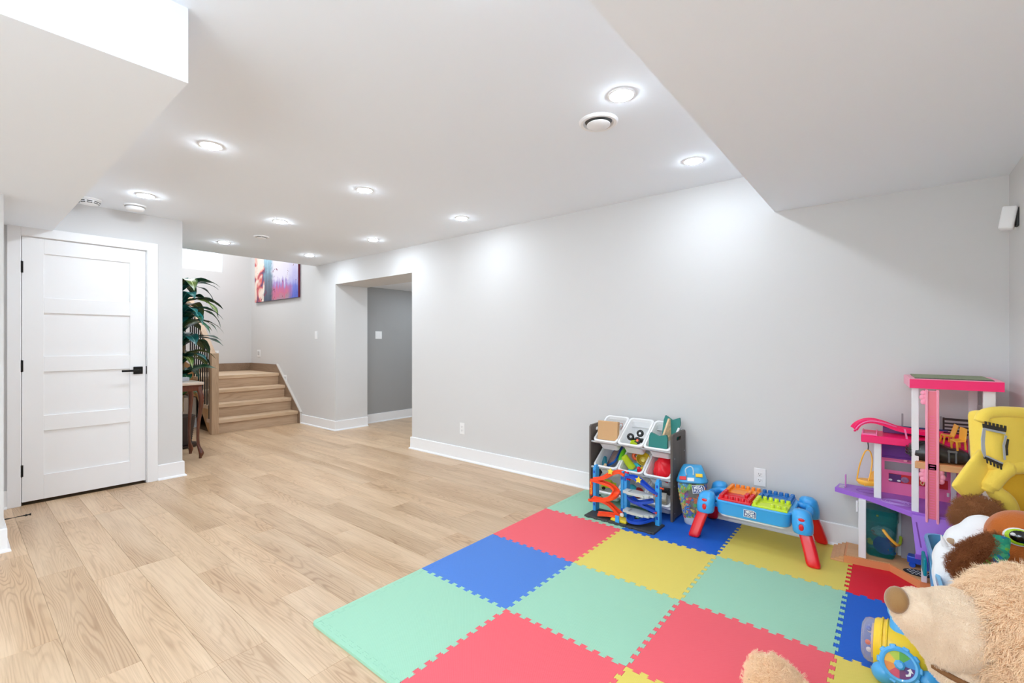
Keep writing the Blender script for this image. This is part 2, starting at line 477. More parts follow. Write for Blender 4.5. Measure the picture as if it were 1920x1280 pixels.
# ---- stairwell window: frame, glass and a sheer curtain in front of it
w = thing('window_1', None, None, (-8.95, 0, 0)); w['kind'] = 'structure'
q = MB(); f = 0.045
q.box(-0.11, -0.05, WY0, WY1, WZ0, WZ0 + f); q.box(-0.11, -0.05, WY0, WY1, WZ1 - f, WZ1)
q.box(-0.11, -0.05, WY0, WY0 + f, WZ0 + f, WZ1 - f); q.box(-0.11, -0.05, WY1 - f, WY1, WZ0 + f, WZ1 - f); q.box(-0.11, -0.05, 2.34, 2.38, WZ0 + f, WZ1 - f)
q.build('window_frame', m_trim, w)
q = MB(); q.box(-0.085, -0.08, WY0 + f, WY1 - f, WZ0 + f, WZ1 - f); q.build('pane', clear('window_glass', (240, 246, 250), 0.06, 0.02), w)
m_sheer = bpy.data.materials.new('sheer_fabric'); m_sheer.use_nodes = True
nt = m_sheer.node_tree
tl = nt.nodes.new('ShaderNodeBsdfTranslucent'); tl.inputs['Color'].default_value = (0.95, 0.95, 0.95, 1)
ts = nt.nodes.new('ShaderNodeBsdfTransparent'); a1 = nt.nodes.new('ShaderNodeMixShader'); a2 = nt.nodes.new('ShaderNodeMixShader')
a1.inputs['Fac'].default_value = 0.45; a2.inputs['Fac'].default_value = 0.38
nt.nodes['Principled BSDF'].inputs['Base Color'].default_value = (0.92, 0.92, 0.92, 1); nt.nodes['Principled BSDF'].inputs['Roughness'].default_value = 0.9
nt.links.new(tl.outputs[0], a1.inputs[1]); nt.links.new(nt.nodes['Principled BSDF'].outputs[0], a1.inputs[2])
nt.links.new(a1.outputs[0], a2.inputs[1]); nt.links.new(ts.outputs[0], a2.inputs[2])
nt.links.new(a2.outputs[0], nt.nodes['Material Output'].inputs['Surface'])
q = MB(); N_ = 120
pts = []
for i in range(N_ + 1):
    y = WY0 + 0.02 + (WY1 - WY0 - 0.04) * i / N_
    pts.append((-0.028 + 0.016 * math.sin(i * 0.62) + 0.006 * math.sin(i * 1.7), y))
for (xa, ya), (xb, yb) in zip(pts[:-1], pts[1:]):
    q.quad(V(xa, ya, WZ0 + 0.012), V(xb, yb, WZ0 + 0.012), V(xb, yb, WZ1 - 0.01), V(xa, ya, WZ1 - 0.01))
bmesh.ops.remove_doubles(q.bm, verts=q.bm.verts[:], dist=1e-5)
c = q.build('sheer_curtain', m_sheer, None, smooth=True, angle=180, loc=(-8.95, 0, 0))
tag(c, 'white sheer curtain hanging in the high stairwell window', 'curtain')

# ---- recessed lamps
m_lens = mat('lamp_lens', (255, 255, 255), 0.5, emit=(0.87, 0.98, 1.09, POT_POWER / (math.pi * math.pi * 0.05 ** 2)))
m_lens2 = mat('lamp_lens_hall', (255, 255, 255), 0.5, emit=(0.87, 0.98, 1.09, 1.5 * POT_POWER / (math.pi * math.pi * 0.05 ** 2)))
def pot(x, y, z, label, power=None):
    t = thing('ceiling_light', label, 'ceiling light', (x, y, z), 0, 'recessed ceiling lights')
    if not hasattr(pot, 'ring'):
        q = MB(); q.lathe([(0.050, 0.0), (0.050, -0.004), (0.054, -0.006), (0.062, -0.004), (0.064, 0.0)], 40, cap=False); q._tag([])
        pot.ring = q.build('trim_ring', m_trim, t, smooth=True)
        q = MB(); q.lathe([(0.0495, -0.001), (0.0475, -0.0070), (0.040, -0.0112), (0.024, -0.0140), (0.004, -0.0148)], 32)
        pot.lens = q.build('lens', m_lens, t, smooth=True, angle=180)
    else:
        for o in (pot.ring, pot.lens):
            c = o.copy(); COL.objects.link(c); c.parent = t
            if o is pot.lens and x < -4: 
                if not hasattr(pot, 'hall'): pot.hall = o.data.copy(); pot.hall.materials[0] = m_lens2
                c.data = pot.hall
    return t
P_ = 'recessed white ceiling light '
for x, y, l in ((-0.955, 1.96, 'beside the round vent, above the play mat'), (-0.952, 2.955, 'nearest the sloping soffit edge and the long wall'),
                (-3.035, 0.958, 'close to the left bulkhead, first of its row'), (-4.455, 0.962, 'in front of the door wall beside the smoke detectors'),
                (-3.035, 1.966, 'in the middle of the ceiling above the bare floor'), (-4.44, 1.972, 'in the centre row, second going toward the stairs'),
                (-5.863, 1.98, 'in the centre row, last before the stairwell'), (-5.862, 2.98, 'above the passage opening, last along the long wall'),
                (-4.425, 2.973, 'along the long wall, just right of the passage opening'), (-3.03, 2.973, 'along the long wall, alone above its bare middle'),
                (-0.955, 0.955, 'just above the top edge of the picture')):
    pot(x, y, H, P_ + l)
for y, l in ((0.0, 'added as unseen fill directly above the viewer'), (-1.0, 'added as unseen fill one row behind the viewer'), (-2.0, 'added as unseen fill nearest the gap in the rear wall')): pot(-0.955, y, H, P_ + l)  # out-of-view lamps added to fill the room with light
for y, l in ((-0.4, 'added as unseen fill, first in the soffit behind the viewer'), (-1.8, 'added as unseen fill, last in the soffit near the rear wall gap')): pot(-0.05, y, 2.115, P_ + l)  # soffit pair likewise added for fill, unseen
for y, l in ((-0.5, 'added as unseen fill, first in the bulkhead at the left'), (-1.8, 'added as unseen fill, last in the bulkhead near the rear wall gap')): pot(-3.03, y, 2.135, P_ + l)  # bulkhead pair added for fill too, out of view
pot(-5.5, 4.9, 2.112, P_ + 'inside the passage')
pot(-4.9, 4.2, 2.112, P_ + 'just inside the passage opening')
# ================================================================ staircase
m_wallpaint2 = m_wall
m_tread = wood('tread_oak', (216, 186, 152), (170, 138, 104), (226, 198, 168), axis=1, rough=0.4, cath=0.4)
st = thing('staircase', 'light oak staircase of four steps up to a landing, with newel post and dark balusters', 'staircase', (-7.12, 2.32, 0))
SX, SYW, RISE, RUN = 0.0, 1.145, 0.188, 0.2185      # local: x runs negative up the flight
NT = 0.05
for k in range(4):
    x = -RUN * k
    q = MB(); q.box(x - 0.045, x - 0.025, 0.0, SYW - 0.028, RISE * k, RISE * (k + 1) - NT); q.build('riser', m_stairwood, st)
    q = MB()
    if k < 3: q.box(x - RUN - 0.045, x + 0.0, -0.045, SYW - 0.028, RISE * (k + 1) - NT, RISE * (k + 1), 0.006, 2)
    else: q.box(-1.80, x, -0.045, SYW - 0.028, RISE * 4 - NT, RISE * 4, 0.006, 2)
    q.build('tread' if k < 3 else 'landing', m_tread, st)
# wall-side stringer: a sloped board capping into the landing skirting
q = MB()
pts = [(0.065, 0), (0.065, 0.165), (-RUN * 3 - 0.10, RISE * 4 + 0.135), (-1.82, RISE * 4 + 0.135), (-1.82, 0.3), (-0.9, 0)]
q.poly(pts, 0.028, 0, basis((1, 0, 0), (0, 0, 1), (0, -1, 0), (0, SYW - 0.001, 0)))
q.build('stringer', wood('stringer_oak', (140, 116, 94), (104, 80, 60), (152, 128, 106), axis=0, rough=0.45, cath=0.4), st)
q = MB()
d = V(-RUN * 3 - 0.10 - 0.065, 0, RISE * 4 + 0.135 - 0.165).normalized(); nn = V(-d.z, 0, d.x)
if nn.z < 0: nn = -nn
a, b_ = V(0.065, 0, 0.165), V(-RUN * 3 - 0.10, 0, RISE * 4 + 0.135)
q.rings([[p + V(0, y, 0) + nn * t for y, t in ((SYW - 0.032, 0), (SYW, 0), (SYW, 0.016), (SYW - 0.032, 0.016))] for p in (a, b_)])
q.box(0.060, 0.074, SYW - 0.032, SYW, 0, 0.166)
q.build('stringer_cap', mat('cap_greige', (205, 198, 190), 0.45), st)
q = MB(); q.box(-1.83, -1.81, -0.9, SYW - 0.03, RISE * 4, RISE * 4 + 0.135); q.build('skirting', _M['stringer_oak'], st)
# newel, handrail, balusters
q = MB(); q.box(-0.06, 0.03, -0.075, 0.012, 0, 1.105, 0.003); nw = q.build('newel_post', m_railwood, st)
sl = RISE / RUN
q = MB()
def hr(x): return 1.03 - x * sl
q.rings([[V(x, y, hr(x) + t) for y, t in ((-0.062, -0.03), (0.0, -0.03), (0.002, 0.03), (-0.064, 0.03))] for x in (-0.05, -1.05)])
q.build('handrail', wood('handrail_oak', (188, 156, 124), (150, 116, 84), (202, 172, 142), axis=0, rough=0.42, cath=0.4), st)
for i in range(11):
    x = -0.12 - i * 0.088
    k = min(3, int((-x) / RUN))
    q = MB(); q.box(x - 0.007, x + 0.007, -0.036, -0.022, RISE * (k + 1) if k < 3 else RISE * 4, hr(x) - 0.025)
    q.build('baluster', m_black, st)
# outer string of the flight and landing
q = MB()
pts = [(-0.03, 0.0), (-0.03, RISE - NT)]
for k in range(1, 4): pts += [(-RUN * k - 0.03, RISE * k - NT), (-RUN * k - 0.03, RISE * (k + 1) - NT)]
pts += [(-1.80, RISE * 4 - NT), (-1.80, RISE * 4 - 0.30), (-0.75, RISE * 4 - 0.30), (-0.28, 0.0)]
q.poly(pts, 0.02, 0, basis((1, 0, 0), (0, 0, 1), (0, -1, 0), (0, 0.0, 0)))
q.build('outer_stringer', wood('warm_lit_oak', (196, 148, 92), (150, 100, 52), (208, 164, 110), axis=2, rough=0.42, cath=0.5), st)  # orange of the warm light is put into this oak colour
# upper flight, climbing from the landing away behind the plant
for k in range(4):
    y = -0.10 - RUN * k; z = RISE * (4 + k)
    q = MB(); q.box(-1.80, -0.86, y - 0.02, y, z, z + RISE - NT); q.build('riser', m_stairwood, st)
    q = MB(); q.box(-1.80, -0.83, y - RUN - 0.04, y + 0.02, z + RISE - NT, z + RISE, 0.006, 2); q.build('tread', m_stairwood, st)
q = MB()
pts = [(-0.02, RISE * 4 - 0.30), (-0.02, RISE * 4 + 0.02), (-0.10, RISE * 5), (-0.92, RISE * 8 + 0.13), (-0.92, RISE * 8 - 0.32)]
q.poly(pts, 0.022, 0, basis((0, 1, 0), (0, 0, 1), (1, 0, 0), (-0.85, 0, 0)))
q.build('outer_stringer', _M['warm_lit_oak'], st)
for i in range(7):
    y = -0.14 - i * 0.11; z = RISE * 5 + (-0.10 - y) * sl
    q = MB(); q.box(-0.847, -0.833, y - 0.007, y + 0.007, z, z + 0.86); q.build('baluster', m_black, st)
q = MB(); q.rings([[V(x, y, RISE * 5 + 0.86 + (-0.10 - y) * sl + t) for x, t in ((-0.87, 0), (-0.81, 0), (-0.81, 0.055), (-0.87, 0.055))] for y in (-0.02, -0.92)])
q.build('handrail', m_railwood, st)
# wall beneath the landing
b = MB(); b.box(-8.93, -8.02, 2.24, 2.318, 0, 0.44); b.box(-8.02, -7.96, 1.386, 2.318, 0, 0.44)
struct('wall_understairs', b, mat('warm_lit_wall', (226, 214, 198), 0.75))  # wall colour carries the tint of warm light falling on it
baseboard('baseboard_understairs', [((-7.96, 1.386), (-7.96, 2.32), (1, 0), 0, 0)])

# ---- canvas hanging over the stairs: an abstract painting, plain generic stand-in
def canvas_mat():
    m = bpy.data.materials.new('abstract_paint'); m.use_nodes = True; nt = m.node_tree; N = nt.nodes; L = nt.links; p = N['Principled BSDF']
    tc = N.new('ShaderNodeTexCoord'); sep = N.new('ShaderNodeSeparateXYZ'); L.new(tc.outputs['Generated'], sep.inputs[0])
    def noise(sc, st, d=3, dist=0.0):
        mp = N.new('ShaderNodeMapping'); mp.inputs['Scale'].default_value = st; L.new(tc.outputs['Generated'], mp.inputs[0])
        n = N.new('ShaderNodeTexNoise'); n.inputs['Scale'].default_value = sc; n.inputs['Detail'].default_value = d; n.inputs['Distortion'].default_value = dist
        L.new(mp.outputs[0], n.inputs['Vector']); return n.outputs['Fac']
    def add(a, b, k):
        q = N.new('ShaderNodeMath'); q.operation = 'MULTIPLY_ADD'; L.new(b, q.inputs[0]); q.inputs[1].default_value = k; L.new(a, q.inputs[2]); return q.outputs[0]
    def ramp(f, stops):
        r = N.new('ShaderNodeValToRGB'); e = r.color_ramp.elements
        e[0].position = stops[0][0]; e[0].color = rgb(*stops[0][1]); e[1].position = stops[-1][0]; e[1].color = rgb(*stops[-1][1])
        for q, c in stops[1:-1]: x = e.new(q); x.color = rgb(*c)
        L.new(f, r.inputs[0]); return r.outputs[0]
    def mix(f, a, b):
        q = N.new('ShaderNodeMixRGB'); L.new(f, q.inputs[0]); L.new(a, q.inputs[1]); L.new(b, q.inputs[2]); return q.outputs[0]
    X, Z = sep.outputs[0], sep.outputs[2]
    nz = noise(6, (1, 1, 1), 4, 0.8); drip = noise(1, (26, 1, 3.0), 3)
    zz = add(Z, nz, 0.25); zz = add(zz, drip, 0.35)
    right = ramp(zz, [(0.30, (160, 136, 150)), (0.38, (196, 104, 130)), (0.50, (190, 96, 140)), (0.57, (150, 128, 190)), (0.66, (214, 208, 222)), (1.0, (212, 206, 216))])
    blue = ramp(zz, [(0.3, (70, 90, 190)), (0.45, (110, 120, 205)), (0.60, (180, 176, 220)), (1.0, (220, 214, 226))])
    fx = ramp(add(X, nz, 0.15), [(0.86, (0, 0, 0)), (0.96, (255, 255, 255))]); right = mix(fx, right, blue)
    teal = ramp(zz, [(0.3, (52, 66, 88)), (0.55, (96, 104, 120)), (0.8, (112, 140, 158)), (1.0, (152, 190, 206))])
    cream = ramp(noise(3.2, (2.2, 1, 1.2), 2, 0.6), [(0.36, (86, 62, 108)), (0.44, (214, 96, 92)), (0.52, (236, 214, 200)), (0.7, (238, 226, 214))])
    xx = add(X, nz, 0.10)
    f1 = ramp(xx, [(0.27, (0, 0, 0)), (0.30, (255, 255, 255))]); f2 = ramp(xx, [(0.45, (0, 0, 0)), (0.52, (255, 255, 255))])
    c = mix(f2, mix(f1, cream, teal), right)
    spots = ramp(noise(11, (1.6, 1, 1), 2, 1.0), [(0.66, (0, 0, 0)), (0.70, (255, 255, 255))])
    dk = N.new('ShaderNodeRGB'); dk.outputs[0].default_value = rgb(120, 52, 78)
    c = mix(spots, c, dk.outputs[0])
    L.new(c, p.inputs['Base Color']); p.inputs['Roughness'].default_value = 0.55
    return m
pic = thing('canvas_painting', 'abstract purple and pink canvas painting high on the wall over the stairs', 'painting', (-7.9, YM - 0.006, 2.3))
q = MB(); q.box(-0.80, 0.80, -0.032, 0.0, -0.343, 0.66)
q.bm.faces.ensure_lookup_table()
for f in q.bm.faces:
    if abs(f.normal.x) > 0.5: f.material_index = 1
    if abs(f.normal.z) > 0.5: f.material_index = 2
bm_fix = q.bm
bmesh.ops.recalc_face_normals(bm_fix, faces=bm_fix.faces[:])
for f in bm_fix.faces:
    f.normal_update(); f.material_index = 1 if abs(f.normal.x) > 0.5 else (2 if abs(f.normal.z) > 0.5 else 0)
q.build('canvas', [canvas_mat(), mat('canvas_edge_red', (104, 8, 40), 0.6), mat('canvas_edge_blue', (34, 62, 118), 0.6)], pic)
q = MB(); q.box(-0.78, 0.78, -0.006, -0.001, -0.33, 0.64); q.build('stretcher', mat('stretcher_wood', (150, 120, 90), 0.7), pic)

# ---- wall plates
m_plate = mat('white_plastic', (240, 240, 240), 0.35, spec=0.45)
m_slot = mat('dark_slot', (58, 56, 54), 0.6)
def plate(name, label, cat, loc, ang, w, h, kind):
    t = thing(name, label, cat, loc, ang)
    q = MB(); q.box(-w/2, w/2, -0.006, 0, -h/2, h/2, 0.002, 2); q.build('cover_plate', m_plate, t)
    if kind == 'outlet':
        for s in (1, -1):
            f = MB(); f.box(-0.0165, 0.0165, -0.0085, -0.005, s*0.020 - 0.0145, s*0.020 + 0.0145, 0.003, 2); sk = f.build('socket', m_plate, t)
            f = MB()
            f.box(-0.0075, -0.0055, -0.0090, -0.008, s*0.020 - 0.001, s*0.020 + 0.008); f.box(0.0055, 0.0075, -0.0090, -0.008, s*0.020 - 0.001, s*0.020 + 0.007)
            f.box(-0.0025, 0.0025, -0.0090, -0.008, s*0.020 - 0.010, s*0.020 - 0.005); f.build('slots', m_slot, sk)
    elif kind == 'switch':
        f = MB(); f.box(-0.016, 0.016, -0.010, -0.005, -0.033, 0.033, 0.002); f.build('rocker', m_plate, t)
    elif kind == 'double':
        for s in (-1, 1):
            f = MB(); f.box(s*0.023 - 0.016, s*0.023 + 0.016, -0.010, -0.005, -0.033, 0.033, 0.002); f.build('rocker', m_plate, t)
    elif kind == 'steplight':
        f = MB(); f.box(-w*0.28, w*0.28, -0.012, -0.005, -h*0.22, h*0.30, 0.003); f.box(-w*0.12, w*0.12, -0.0135, -0.011, -0.006, 0.006); f.build('lens_hood', mat('grey_plastic', (196, 196, 196), 0.4), t)
    return t
plate('wall_outlet', 'white double outlet low on the bare long wall near the passage', 'outlet', (-3.523, YM, 0.335), 0, 0.072, 0.118, 'outlet')
plate('wall_outlet', 'white double outlet on the wall above the building-block table', 'outlet', (-0.676, YM, 0.343), 0, 0.072, 0.118, 'outlet')
plate('light_switch', 'white light switch on the wall between the stairs and the passage', 'switch', (-6.613, YM, 1.361), 0, 0.072, 0.118, 'switch')
plate('light_switch', 'white double switch on the dark grey passage wall', 'switch', (-6.24, 4.29, 1.367), math.pi/2, 0.118, 0.118, 'double')
P3 = [(-8.62, YM, 1.06, 0, 'white step light on the wall above the landing, under the painting'), (-7.62, YM, 0.66, 0, 'white step light on the wall just above the sloping stringer')]
plate('step_light', P3[0][4], 'step light', P3[0][:3], 0, 0.125, 0.125, 'steplight')
plate('step_light', P3[1][4], 'step light', P3[1][:3], 0, 0.125, 0.125, 'steplight')
plate('step_light', 'white step light on the back wall beside the newel post', 'step light', (-8.95, 2.86, 1.06), math.pi/2, 0.16, 0.10, 'steplight')

# ---- ceiling devices
def vent(x, y, z, label, s=1.0):
    t = thing('ceiling_vent', label, 'air vent', (x, y, z))
    q = MB(); q.lathe([(0.062*s, 0.012), (0.070*s, -0.004), (0.078*s, -0.012), (0.092*s, -0.012), (0.100*s, -0.004), (0.100*s, 0)], 40, cap=False); q.build('vent_ring', m_trim, t, smooth=True)
    q = MB(); q.lathe([(0.069*s, -0.001), (0.069*s, -0.0005)], 32); q.build('throat', mat('vent_shadow_grey', (120, 120, 120), 0.8), t)
    q = MB(); q.lathe([(0.050*s, -0.012), (0.060*s, -0.016), (0.060*s, -0.019), (0.050*s, -0.024), (0.012*s, -0.026)], 36); q.build('vent_disc', m_trim, t, smooth=True)
    q = MB(); q.cyl((0, 0, 0), (0, 0, -0.015), 0.012*s, 10); q.build('stem', m_trim, t)
vent(-1.163, 2.124, H, 'round white ceiling vent beside the light above the play mat')
vent(-5.22, 2.123, H, 'round white ceiling vent far along the ceiling near the stairs', 0.75)
def detector(x, y, label, slots):
    t = thing('smoke_detector', label, 'detector', (x, y, H))
    q = MB(); q.lathe([(0.075, 0), (0.075, -0.010), (0.070, -0.014)], 36); q.build('mount', m_plate, t, smooth=True)
    q = MB(); q.lathe([(0.066, -0.014), (0.064, -0.030), (0.056, -0.042), (0.035, -0.047), (0.004, -0.048)], 36); q.build('housing', m_plate, t, smooth=True, angle=50)
    if slots:
        q = MB()
        for a in (-2.2, -1.5, -0.8, -0.1, 0.6, 1.3, 2.0, 2.7):
            for z in (-0.026, -0.037):
                r = 0.066 if z > -0.03 else 0.060
                M = basis((-math.sin(a), math.cos(a), 0), (0, 0, 1), (math.cos(a), math.sin(a), 0), (r*math.cos(a), r*math.sin(a), z))
                c = [(-0.016, -0.003), (0.016, -0.003), (0.016, 0.003), (-0.016, 0.003)]
                q.poly(c, 0.003, -0.003, M)
        q.build('slots', m_slot, t)
    else:
        q = MB(); q.lathe([(0.0665, -0.015), (0.0672, -0.016), (0.0672, -0.018), (0.0665, -0.019)], 36, cap=False); q.build('seam', m_slot, t)
detector(-4.917, 0.702, 'white smoke detector with black slots at the bulkhead corner above the door', True)
detector(-4.852, 0.976, 'plain white smoke detector beside the ceiling light in front of the door wall', False)
t = thing('motion_sensor', 'white motion sensor in the corner high on the right wall', 'sensor', (XR, 3.24, 1.85), 0)
q = MB(); R_ = ry(0.15)
q.box(-0.060, -0.008, -0.028, 0.028, -0.055, 0.055, 0.010, 3, rot=rz(-0.2) @ R_, pivot=(-0.03, 0, 0)); q.build('housing', m_plate, t, smooth=True)
q = MB(); q.box(-0.010, 0.0, -0.018, 0.018, -0.045, 0.045, 0.003); q.build('bracket', m_slot, t)

# ---- door stop on the stub wall
t = thing('door_stop', 'thin black spring door stop low beside the white door', 'door stop', (-4.55, 0.205, 0.075))
q = MB(); q.cyl((0, 0.014, 0), (0, 0.022, 0), 0.013, 12); q.build('flange', m_black, t)
q = MB(); q.cyl((0, 0.020, 0), (0, 0.125, 0), 0.0045, 10); q.build('rod', m_black, t)
q = MB(); q.cyl((0, 0.122, 0), (0, 0.148, 0), 0.009, 12); q.build('rubber_tip', m_black, t)

# ---- side table with marble top and cabriole legs
m_mahog = wood('mahogany', (92, 44, 24), (48, 20, 12), (112, 58, 32), axis=2, rough=0.25, coat=0.3, plank_random=False)
tb = thing('side_table', 'small carved mahogany table with cabriole legs and a marble top behind the wall corner', 'table', (-5.93, 1.575, 0))
HX, HY = 0.17, 0.15
q = MB(); q.box(-HX - 0.02, HX + 0.03, -HY - 0.02, HY + 0.02, 0.795, 0.825, 0.008, 3)
q.build('table_top', mat('cream_marble', (214, 196, 178), 0.18, var=0.22, vscale=14, bump=0.0), tb)
q = MB(); q.box(-HX, HX, -HY, HY, 0.73, 0.795, 0.004); q.box(-HX - 0.008, HX + 0.008, -HY - 0.008, HY + 0.008, 0.782, 0.795, 0.003)
ap = q.build('apron', m_mahog, tb)
for sgn in (1, -1):
    q = MB()
    c = [V(-HX + 0.02 + i * (2*HX - 0.04) / 12, sgn * (HY + 0.001), 0.735 + 0.028 * math.sin(math.pi * i / 12)) for i in range(13)]
    q.tube(c, 0.006, 6)
    q.build('carved_moulding', m_mahog, ap)
for sx in (1, -1):
    for sy in (1, -1):
        q = MB(); dg = V(sx, sy, 0).normalized()
        base = V(sx * (HX - 0.015), sy * (HY - 0.015), 0)
        prof = [(0.79, 0.0, 0.024), (0.74, 0.004, 0.026), (0.68, 0.018, 0.027), (0.62, 0.022, 0.025), (0.52, 0.012, 0.020), (0.38, -0.006, 0.016), (0.24, -0.014, 0.014), (0.14, -0.006, 0.015), (0.09, 0.010, 0.021), (0.055, 0.022, 0.025), (0.02, 0.014, 0.016), (0.0, 0.012, 0.014)]
        q.tube(crv([base + dg * o + V(0, 0, z) for z, o, r in prof], 4), [r for i in range(len(prof) - 1) for r in [lerp(prof[i][2], prof[i+1][2], t / 4) for t in range(4)]] + [prof[-1][2]], 10)
        lg = q.build('leg', m_mahog, tb, smooth=True, angle=180)
        q = MB()
        for z, o in ((0.69, 0.040), (0.655, 0.044), (0.62, 0.040)): q.ball(base + dg * o + V(0, 0, z), (0.010, 0.010, 0.015), 8, 6)
        q.build('carved_knee', m_mahog, lg, smooth=True, angle=180)
t = thing('glass_dish', 'small square clear glass dish on the marble table top', 'dish', (-6.0, 1.64, 0.825))
q = MB(); q.box(-0.03, 0.03, -0.03, 0.03, 0.0, 0.012, 0.003); q.build('base', clear('dish_glass', (226, 230, 235), 0.35), t)
q = MB()
for a, b2, c_, d_ in ((-0.035, 0.035, -0.035, -0.029), (-0.035, 0.035, 0.029, 0.035), (-0.035, -0.029, -0.029, 0.029), (0.029, 0.035, -0.029, 0.029)): q.box(a, b2, c_, d_, 0.010, 0.042, 0.002)
q.build('rim', _M['dish_glass'], t)

# ---- potted plant: ribbed dark basket, cane stem, long drooping striped leaves
def leafmat(name, a, b, mid):
    m = bpy.data.materials.new(name); m.use_nodes = True; nt = m.node_tree; N = nt.nodes; L = nt.links; p = N['Principled BSDF']
    at = N.new('ShaderNodeAttribute'); at.attribute_name = 'across'
    r = N.new('ShaderNodeValToRGB'); e = r.color_ramp.elements
    e[0].position = 0.0; e[0].color = rgb(*mid); e[1].position = 1.0; e[1].color = rgb(*b)
    for q, c in ((0.05, mid), (0.10, a), (0.55, a)): x = e.new(q); x.color = rgb(*c)
    L.new(at.outputs['Fac'], r.inputs[0])
    oi = N.new('ShaderNodeObjectInfo'); hs = N.new('ShaderNodeHueSaturation'); mr = N.new('ShaderNodeMapRange'); mr.inputs['To Min'].default_value = 0.7; mr.inputs['To Max'].default_value = 1.25
    L.new(oi.outputs['Random'], mr.inputs[0]); L.new(mr.outputs[0], hs.inputs['Value']); L.new(r.outputs[0], hs.inputs['Color']); L.new(hs.outputs[0], p.inputs['Base Color'])
    p.inputs['Roughness'].default_value = 0.38
    return m
m_leafs = [leafmat('leaf_blue_green', (14, 84, 84), (20, 106, 104), (96, 158, 140)), leafmat('leaf_deep_green', (28, 74, 48), (24, 92, 74), (104, 146, 96)), leafmat('leaf_olive', (92, 110, 44), (44, 84, 44), (190, 200, 140))]
PX, PY = -6.56, 1.75
pl = thing('potted_plant', 'tall leafy corn plant with drooping blue-green leaves, half hidden behind the wall corner', 'plant', (PX, PY, 0))
q = MB(); q.lathe([(0.15, 0.0), (0.175, 0.012), (0.180, 0.035), (0.165, 0.036), (0.14, 0.02)], 32); q.build('saucer', mat('dark_brown_tray', (46, 30, 24), 0.4), pl, smooth=True)
q = MB(); prof = []
for i in range(29):
    z = 0.025 + i * 0.0125; r = 0.105 + 0.045 * (i / 28) + (0.004 if i % 2 else -0.003)
    prof.append((r, z))
q.lathe(prof, 32); pt = q.build('basket', mat('dark_wicker', (48, 34, 28), 0.6, bump=0.5, bscale=90), pl, smooth=True, angle=60)
q = MB(); q.lathe([(0.14, 0.372), (0.10, 0.380), (0.01, 0.385)], 24); q.build('soil', mat('soil', (52, 40, 30), 0.95, bump=0.8, bscale=60), pt)
for dx, dy, hh in ((0.0, 0.0, 1.75), (-0.05, 0.03, 1.25), (0.04, -0.04, 0.85)):
    q = MB(); q.tube(crv([(dx, dy, 0.37), (dx*1.3 + 0.01, dy*1.3, 0.37 + hh*0.4), (dx*1.5, dy*1.5 + 0.01, hh)], 6), 0.016, 8); q.build('cane', mat('cane_bark', (148, 124, 92), 0.8, bump=0.5, bscale=40), pl, smooth=True, angle=180)
rl = random.Random(3)
def leaf(base, az, L, droop, w, lift, m):
    n = 12; q = MB(); lay = q.bm.verts.layers.float.new('across')
    dr = V(math.cos(az), math.sin(az), 0); sd = V(-math.sin(az), math.cos(az), 0); rows = []
    p = V(*base); el = lift; tw = rl.uniform(-0.5, 0.5)
    for i in range(n + 1):
        t = i / n
        ww = w * (math.sin(math.pi * min(1, t * 1.02 + 0.03)) ** 0.75) * (1 - 0.25 * t) + 0.002
        el = lift - droop * t
        d = dr * math.cos(el) + V(0, 0, math.sin(el)); up = V(0, 0, math.cos(el)) - dr * math.sin(el)
        s2 = sd * math.cos(tw * t) + up * math.sin(tw * t)
        wav = 0.10 * ww * math.sin(t * 17 + az)
        r = []
        for k in (-1, -0.5, 0, 0.5, 1):
            vv = q.bm.verts.new(p + s2 * ww * k + up * (abs(k) * ww * 0.14 + (wav if k > 0 else -wav) * abs(k)))
            vv[lay] = abs(k); r.append(vv)
        rows.append(r); p = p + d * (L / n)
    for a, b2 in zip(rows[:-1], rows[1:]):
        for k in range(4): q.bm.faces.new((a[k], a[k+1], b2[k+1], b2[k]))
    return q.build('leaf', m, pl, smooth=True, angle=180)
for z0, cnt, L0 in ((1.90, 10, 0.46), (1.74, 12, 0.50), (1.58, 12, 0.50), (1.40, 13, 0.50), (1.22, 12, 0.48), (1.04, 12, 0.46), (0.86, 10, 0.44), (0.62, 6, 0.36)):
    for i in range(cnt):
        az = 2 * math.pi * i / cnt + rl.uniform(-0.3, 0.3) + z0
        sn = math.sin(az); L = L0 * rl.uniform(0.85, 1.1)
        if sn < -0.2: L *= 0.52
        if z0 < 0.9 and math.cos(az) > 0.3: L *= 0.6
        leaf((0.01, 0.01, z0 + rl.uniform(-0.05, 0.05)), az, L, rl.uniform(1.5, 2.3), rl.uniform(0.066, 0.092), rl.uniform(0.55, 0.95), m_leafs[rl.choice((0, 0, 0, 1, 1, 2) if z0 > 1.5 else (0, 1, 1, 2, 2))])
